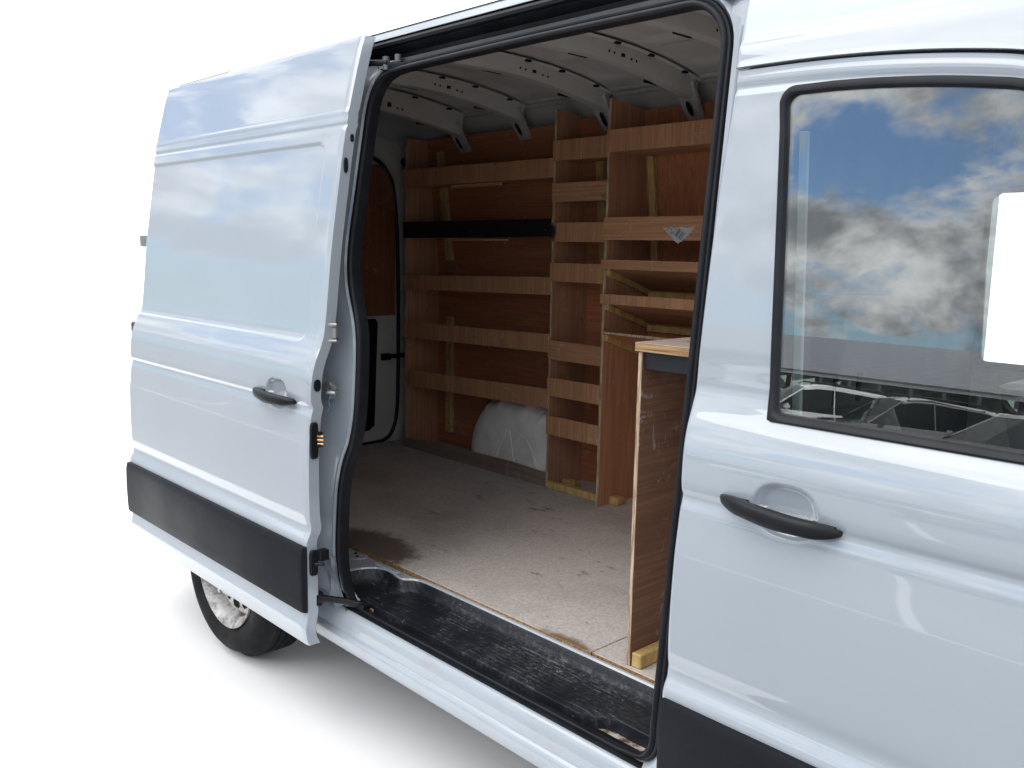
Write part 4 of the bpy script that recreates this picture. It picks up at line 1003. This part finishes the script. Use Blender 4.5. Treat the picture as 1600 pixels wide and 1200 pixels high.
# ================================================================== the car park behind the photographer, seen mirrored in the side window
def car(name, label, loc, rz, col, L=4.3, W=1.80, H=1.62, roofrail=False):
    root = empty(name, loc, label, 'car', 'cars parked in the rows behind the photographer')
    root.rotation_euler = (0, 0, rz); hw = W/2
    def add(q, nm, mat, **k): return q.build(nm, mat, root, **k)
    # nose at -y' ... built nose towards +y; stations along the length: (y, sill z, belt z, half width)
    st = [(L/2, .42, .62, hw*.62), (L/2-.03, .30, .74, hw*.78), (L/2-.14, .24, .84, hw*.90), (L/2-.45, .22, .93, hw*.97), (L/2-1.05, .22, 1.00, hw), (L/2-1.4, .22, 1.02, hw), (0, .22, 1.03, hw), (-L/2+1.0, .22, 1.06, hw), (-L/2+.35, .24, 1.07, hw*.97), (-L/2+.06, .30, 1.04, hw*.86), (-L/2, .42, .95, hw*.74)]
    q = MB(); rows = []
    for y, z0, z1, w_ in st:
        zm = lerp(z0, z1, .55); half = [(w_*.90, z0), (w_*.99, lerp(z0, z1, .25)), (w_, zm), (w_*.985, lerp(z0, z1, .82)), (w_*.93, z1), (w_*.5, z1+.035)]
        rows.append([(x, y, z) for x, z in half]+[(-x, y, z) for x, z in half[::-1]])
    q.grid(rows, closed_v=True); q.ngon(rows[0]); q.ngon(rows[-1][::-1]); add(q, 'body', col, auto=45)
    # glasshouse
    cab = [(L/2-1.02, 1.00, hw*.86, 0), (L/2-1.75, H-.09, hw*.70, 1), (L/2-2.05, H-.02, hw*.69, 1), (-.25, H, hw*.69, 1), (-L/2+.75, H-.05, hw*.67, 1), (-L/2+.42, H-.13, hw*.64, 1), (-L/2+.10, 1.03, hw*.84, 0)]
    q = MB(); rows = []
    for y, z, w_, up in cab:
        wb = hw*.90; zb = 1.02
        rows.append([(wb if up else w_, y, zb), (lerp(wb, w_, .9) if up else w_, y, lerp(zb, z, .86)), (w_*.9, y, z), (0, y, z+.02), (-w_*.9, y, z), (-(lerp(wb, w_, .9) if up else w_), y, lerp(zb, z, .86)), (-(wb if up else w_), y, zb)])
    q.grid(rows); add(q, 'windows', 'car_glass_dark')
    q = MB(); q.grid([[(x*1.01, y, z+.006) for x, y, z in r[1:6]] for r in rows[1:6]]); add(q, 'roof', col, auto=60)
    for s_ in (1, -1):
        def pil(a, b_, nm, r=.022):
            q = MB(); q.tube([(s_*a[0], a[1], a[2]), (s_*b_[0], b_[1], b_[2])], r, 8); add(q, nm, col, smooth=True)
        pil((hw*.885, L/2-1.06, 1.0), (hw*.67, L/2-1.78, H-.10), 'windscreen_pillar'); pil((hw*.90, -.30, 1.02), (hw*.69, -.28, H-.05), 'door_pillar', .016); pil((hw*.88, -L/2+.18, 1.04), (hw*.66, -L/2+.50, H-.12), 'rear_pillar', .06)
        q = MB(); q.box(*sorted((s_*hw*.97, s_*(hw+.17))), L/2-1.42, L/2-1.30, 1.02, 1.16); add(q, 'mirror', col, bevel=.035, seg=2)
        q = MB(); q.hexa([(s_*x, y, z) for z in (.70, .84) for x, y in ((hw*.50, L/2-.06), (hw*.86, L/2-.22), (hw*.50, L/2+.012), (hw*.90, L/2-.13))]); add(q, 'headlamp', 'lamp_lens', bevel=.015)
        if roofrail:
            q = MB(); q.tube([(s_*hw*.62, L/2-1.9, H-.02), (s_*hw*.62, L/2-2.0, H+.05), (s_*hw*.62, -L/2+.9, H+.04), (s_*hw*.62, -L/2+.75, H-.03)], .018, 8); add(q, 'roof_rail', 'black_plastic', smooth=True)
        for yw in (L/2-.88, -L/2+.80):
            q = MB(); pr_ = [(.0, -.0), (.19, .0), (.21, .012), (.30, .0), (.325, .02), (.33, .06), (.33, .18)]
            rows_ = [[(s_*(hw+.004-d), yw+r*math.cos(k*math.pi/16), .33+r*math.sin(k*math.pi/16)) for k in range(32)] for r, d in pr_]
            q.grid(rows_[:3], closed_v=True, mi=1); q.grid(rows_[2:], closed_v=True); add(q, 'wheel', ['tyre', 'steel'], auto=40)
    q = MB(); q.box(-hw*.46, hw*.46, L/2-.05, L/2+.006, .60, .76); add(q, 'grille', 'black_plastic', bevel=.012)
    q = MB(); q.box(-hw*.70, hw*.70, L/2-.07, L/2+.008, .34, .50); add(q, 'lower_grille', 'black_plastic', bevel=.02)
    return root
plain('car_glass_dark', (.010, .014, .016), .04, spec=.04)
car('parked_car', 'white compact off-roader with black roof rails in the mirrored car park', (-8.9, -17.6, 0), math.radians(48), 'car_white', H=1.66, roofrail=True)
car('parked_car', 'black hatchback off-roader parked beside the white one in the mirrored car park', (-6.75, -17.6, 0), math.radians(44), 'car_black', H=1.64, roofrail=True)
car('parked_car', 'dark blue estate parked beyond the black one in the mirrored car park', (-6.2, -21.5, 0), math.radians(44), 'car_blue', L=4.5, H=1.60, roofrail=True)
car('parked_car', 'grey hatchback with bright headlamps, foremost in the mirrored car park', (-2.9, -13.0, 0), math.radians(30), 'car_grey', L=4.1, H=1.55)
car('parked_car', 'white van-like estate at the back of the mirrored car park', (-7.6, -29.0, 0), math.radians(70), 'car_white', L=4.7, H=1.75)
car('parked_car', 'dark saloon behind the white off-roader in the mirrored car park', (-9.6, -22.5, 0), math.radians(-24), 'car_blue', L=4.5, H=1.52)
def canopy(x0, x1, y0, y1, z0, z1, label):
    root = empty('solar_canopy', ((x0+x1)/2, (y0+y1)/2, 0), label, 'canopy')
    q = MB(); q.hexa([(x, y, lerp(z0, z1, (y0-y)/(y0-y1))+d) for d in (0, .06) for y in (y1, y0) for x in (x0, x1)]); q.build('panel_roof', 'solar', root)
    for k in range(5):
        y = lerp(y0-.2, y1+.2, k/4); z = lerp(z0, z1, (y0-y)/(y0-y1)); q = MB(); q.box(x0, x1, y-.06, y+.06, z-.22, z-.04); q.build('purlin', 'purlin', root)
    n = int((x1-x0)/1.6)
    for i in range(n+1):
        x = lerp(x0+.5, x1-.5, i/n)
        q = MB(); q.hexa([(x+dx, y, lerp(z0, z1, (y0-y)/(y0-y1))-.24-d) for d in (.34, 0) for y in (y1+.1, y0-.1) for dx in (-.09, .09)]); q.build('rafter', 'post_steel', root)
        if i % 3: continue
        for y in (y0-1.0, y0-9, y1+1.5):
            q = MB(); q.box(x-.15, x+.15, y-.15, y+.15, 0, lerp(z0, z1, (y0-y)/(y0-y1))-.3); q.build('post', 'post_steel', root, bevel=.01)
    adopt(root); return root
canopy(-75, 20, -43, -67, 2.65, 6.15, 'long solar panel canopy on dark posts over the mirrored car park')
def copy_tree(o, parent=None):
    c = o.copy(); COL.objects.link(c)
    if parent is not None: c.parent = parent
    for ch in o.children: copy_tree(ch, c)
    return c
for nm, colr, xs_ in (('dark', 'car_black', (-20.5, -15.3, -10.0)), ('blue', 'car_blue', (-17.9, -12.6, -7.4))):
    proto = car('parked_car', nm+' car in the far row of the mirrored car park', (xs_[0], -33.5, 0), math.radians(35), colr, H=1.58)
    proto['group'] = nm+' cars in the far row'
    for x in xs_[1:]:
        c = copy_tree(proto); c.location = (x, -33.5, 0)
q = MB(); random.seed(3); rows = []
for i in range(161):
    x = -95+i*.75; h = 3.0+1.2*math.sin(i*.23)+random.random()*1.1
    rows.append([(x, -72+random.uniform(-.3, .3)+d, h*t) for d, t in ((1.2, 0), (1.4, .35), (1.2, .7), (.7, .92), (0, 1), (-1, .9), (-1.3, 0))])
q.grid(rows); hd = q.build('hedge', 'hedge'); hd['label'] = 'long dark green hedge behind the solar canopy of the mirrored car park'; hd['category'] = 'hedge'
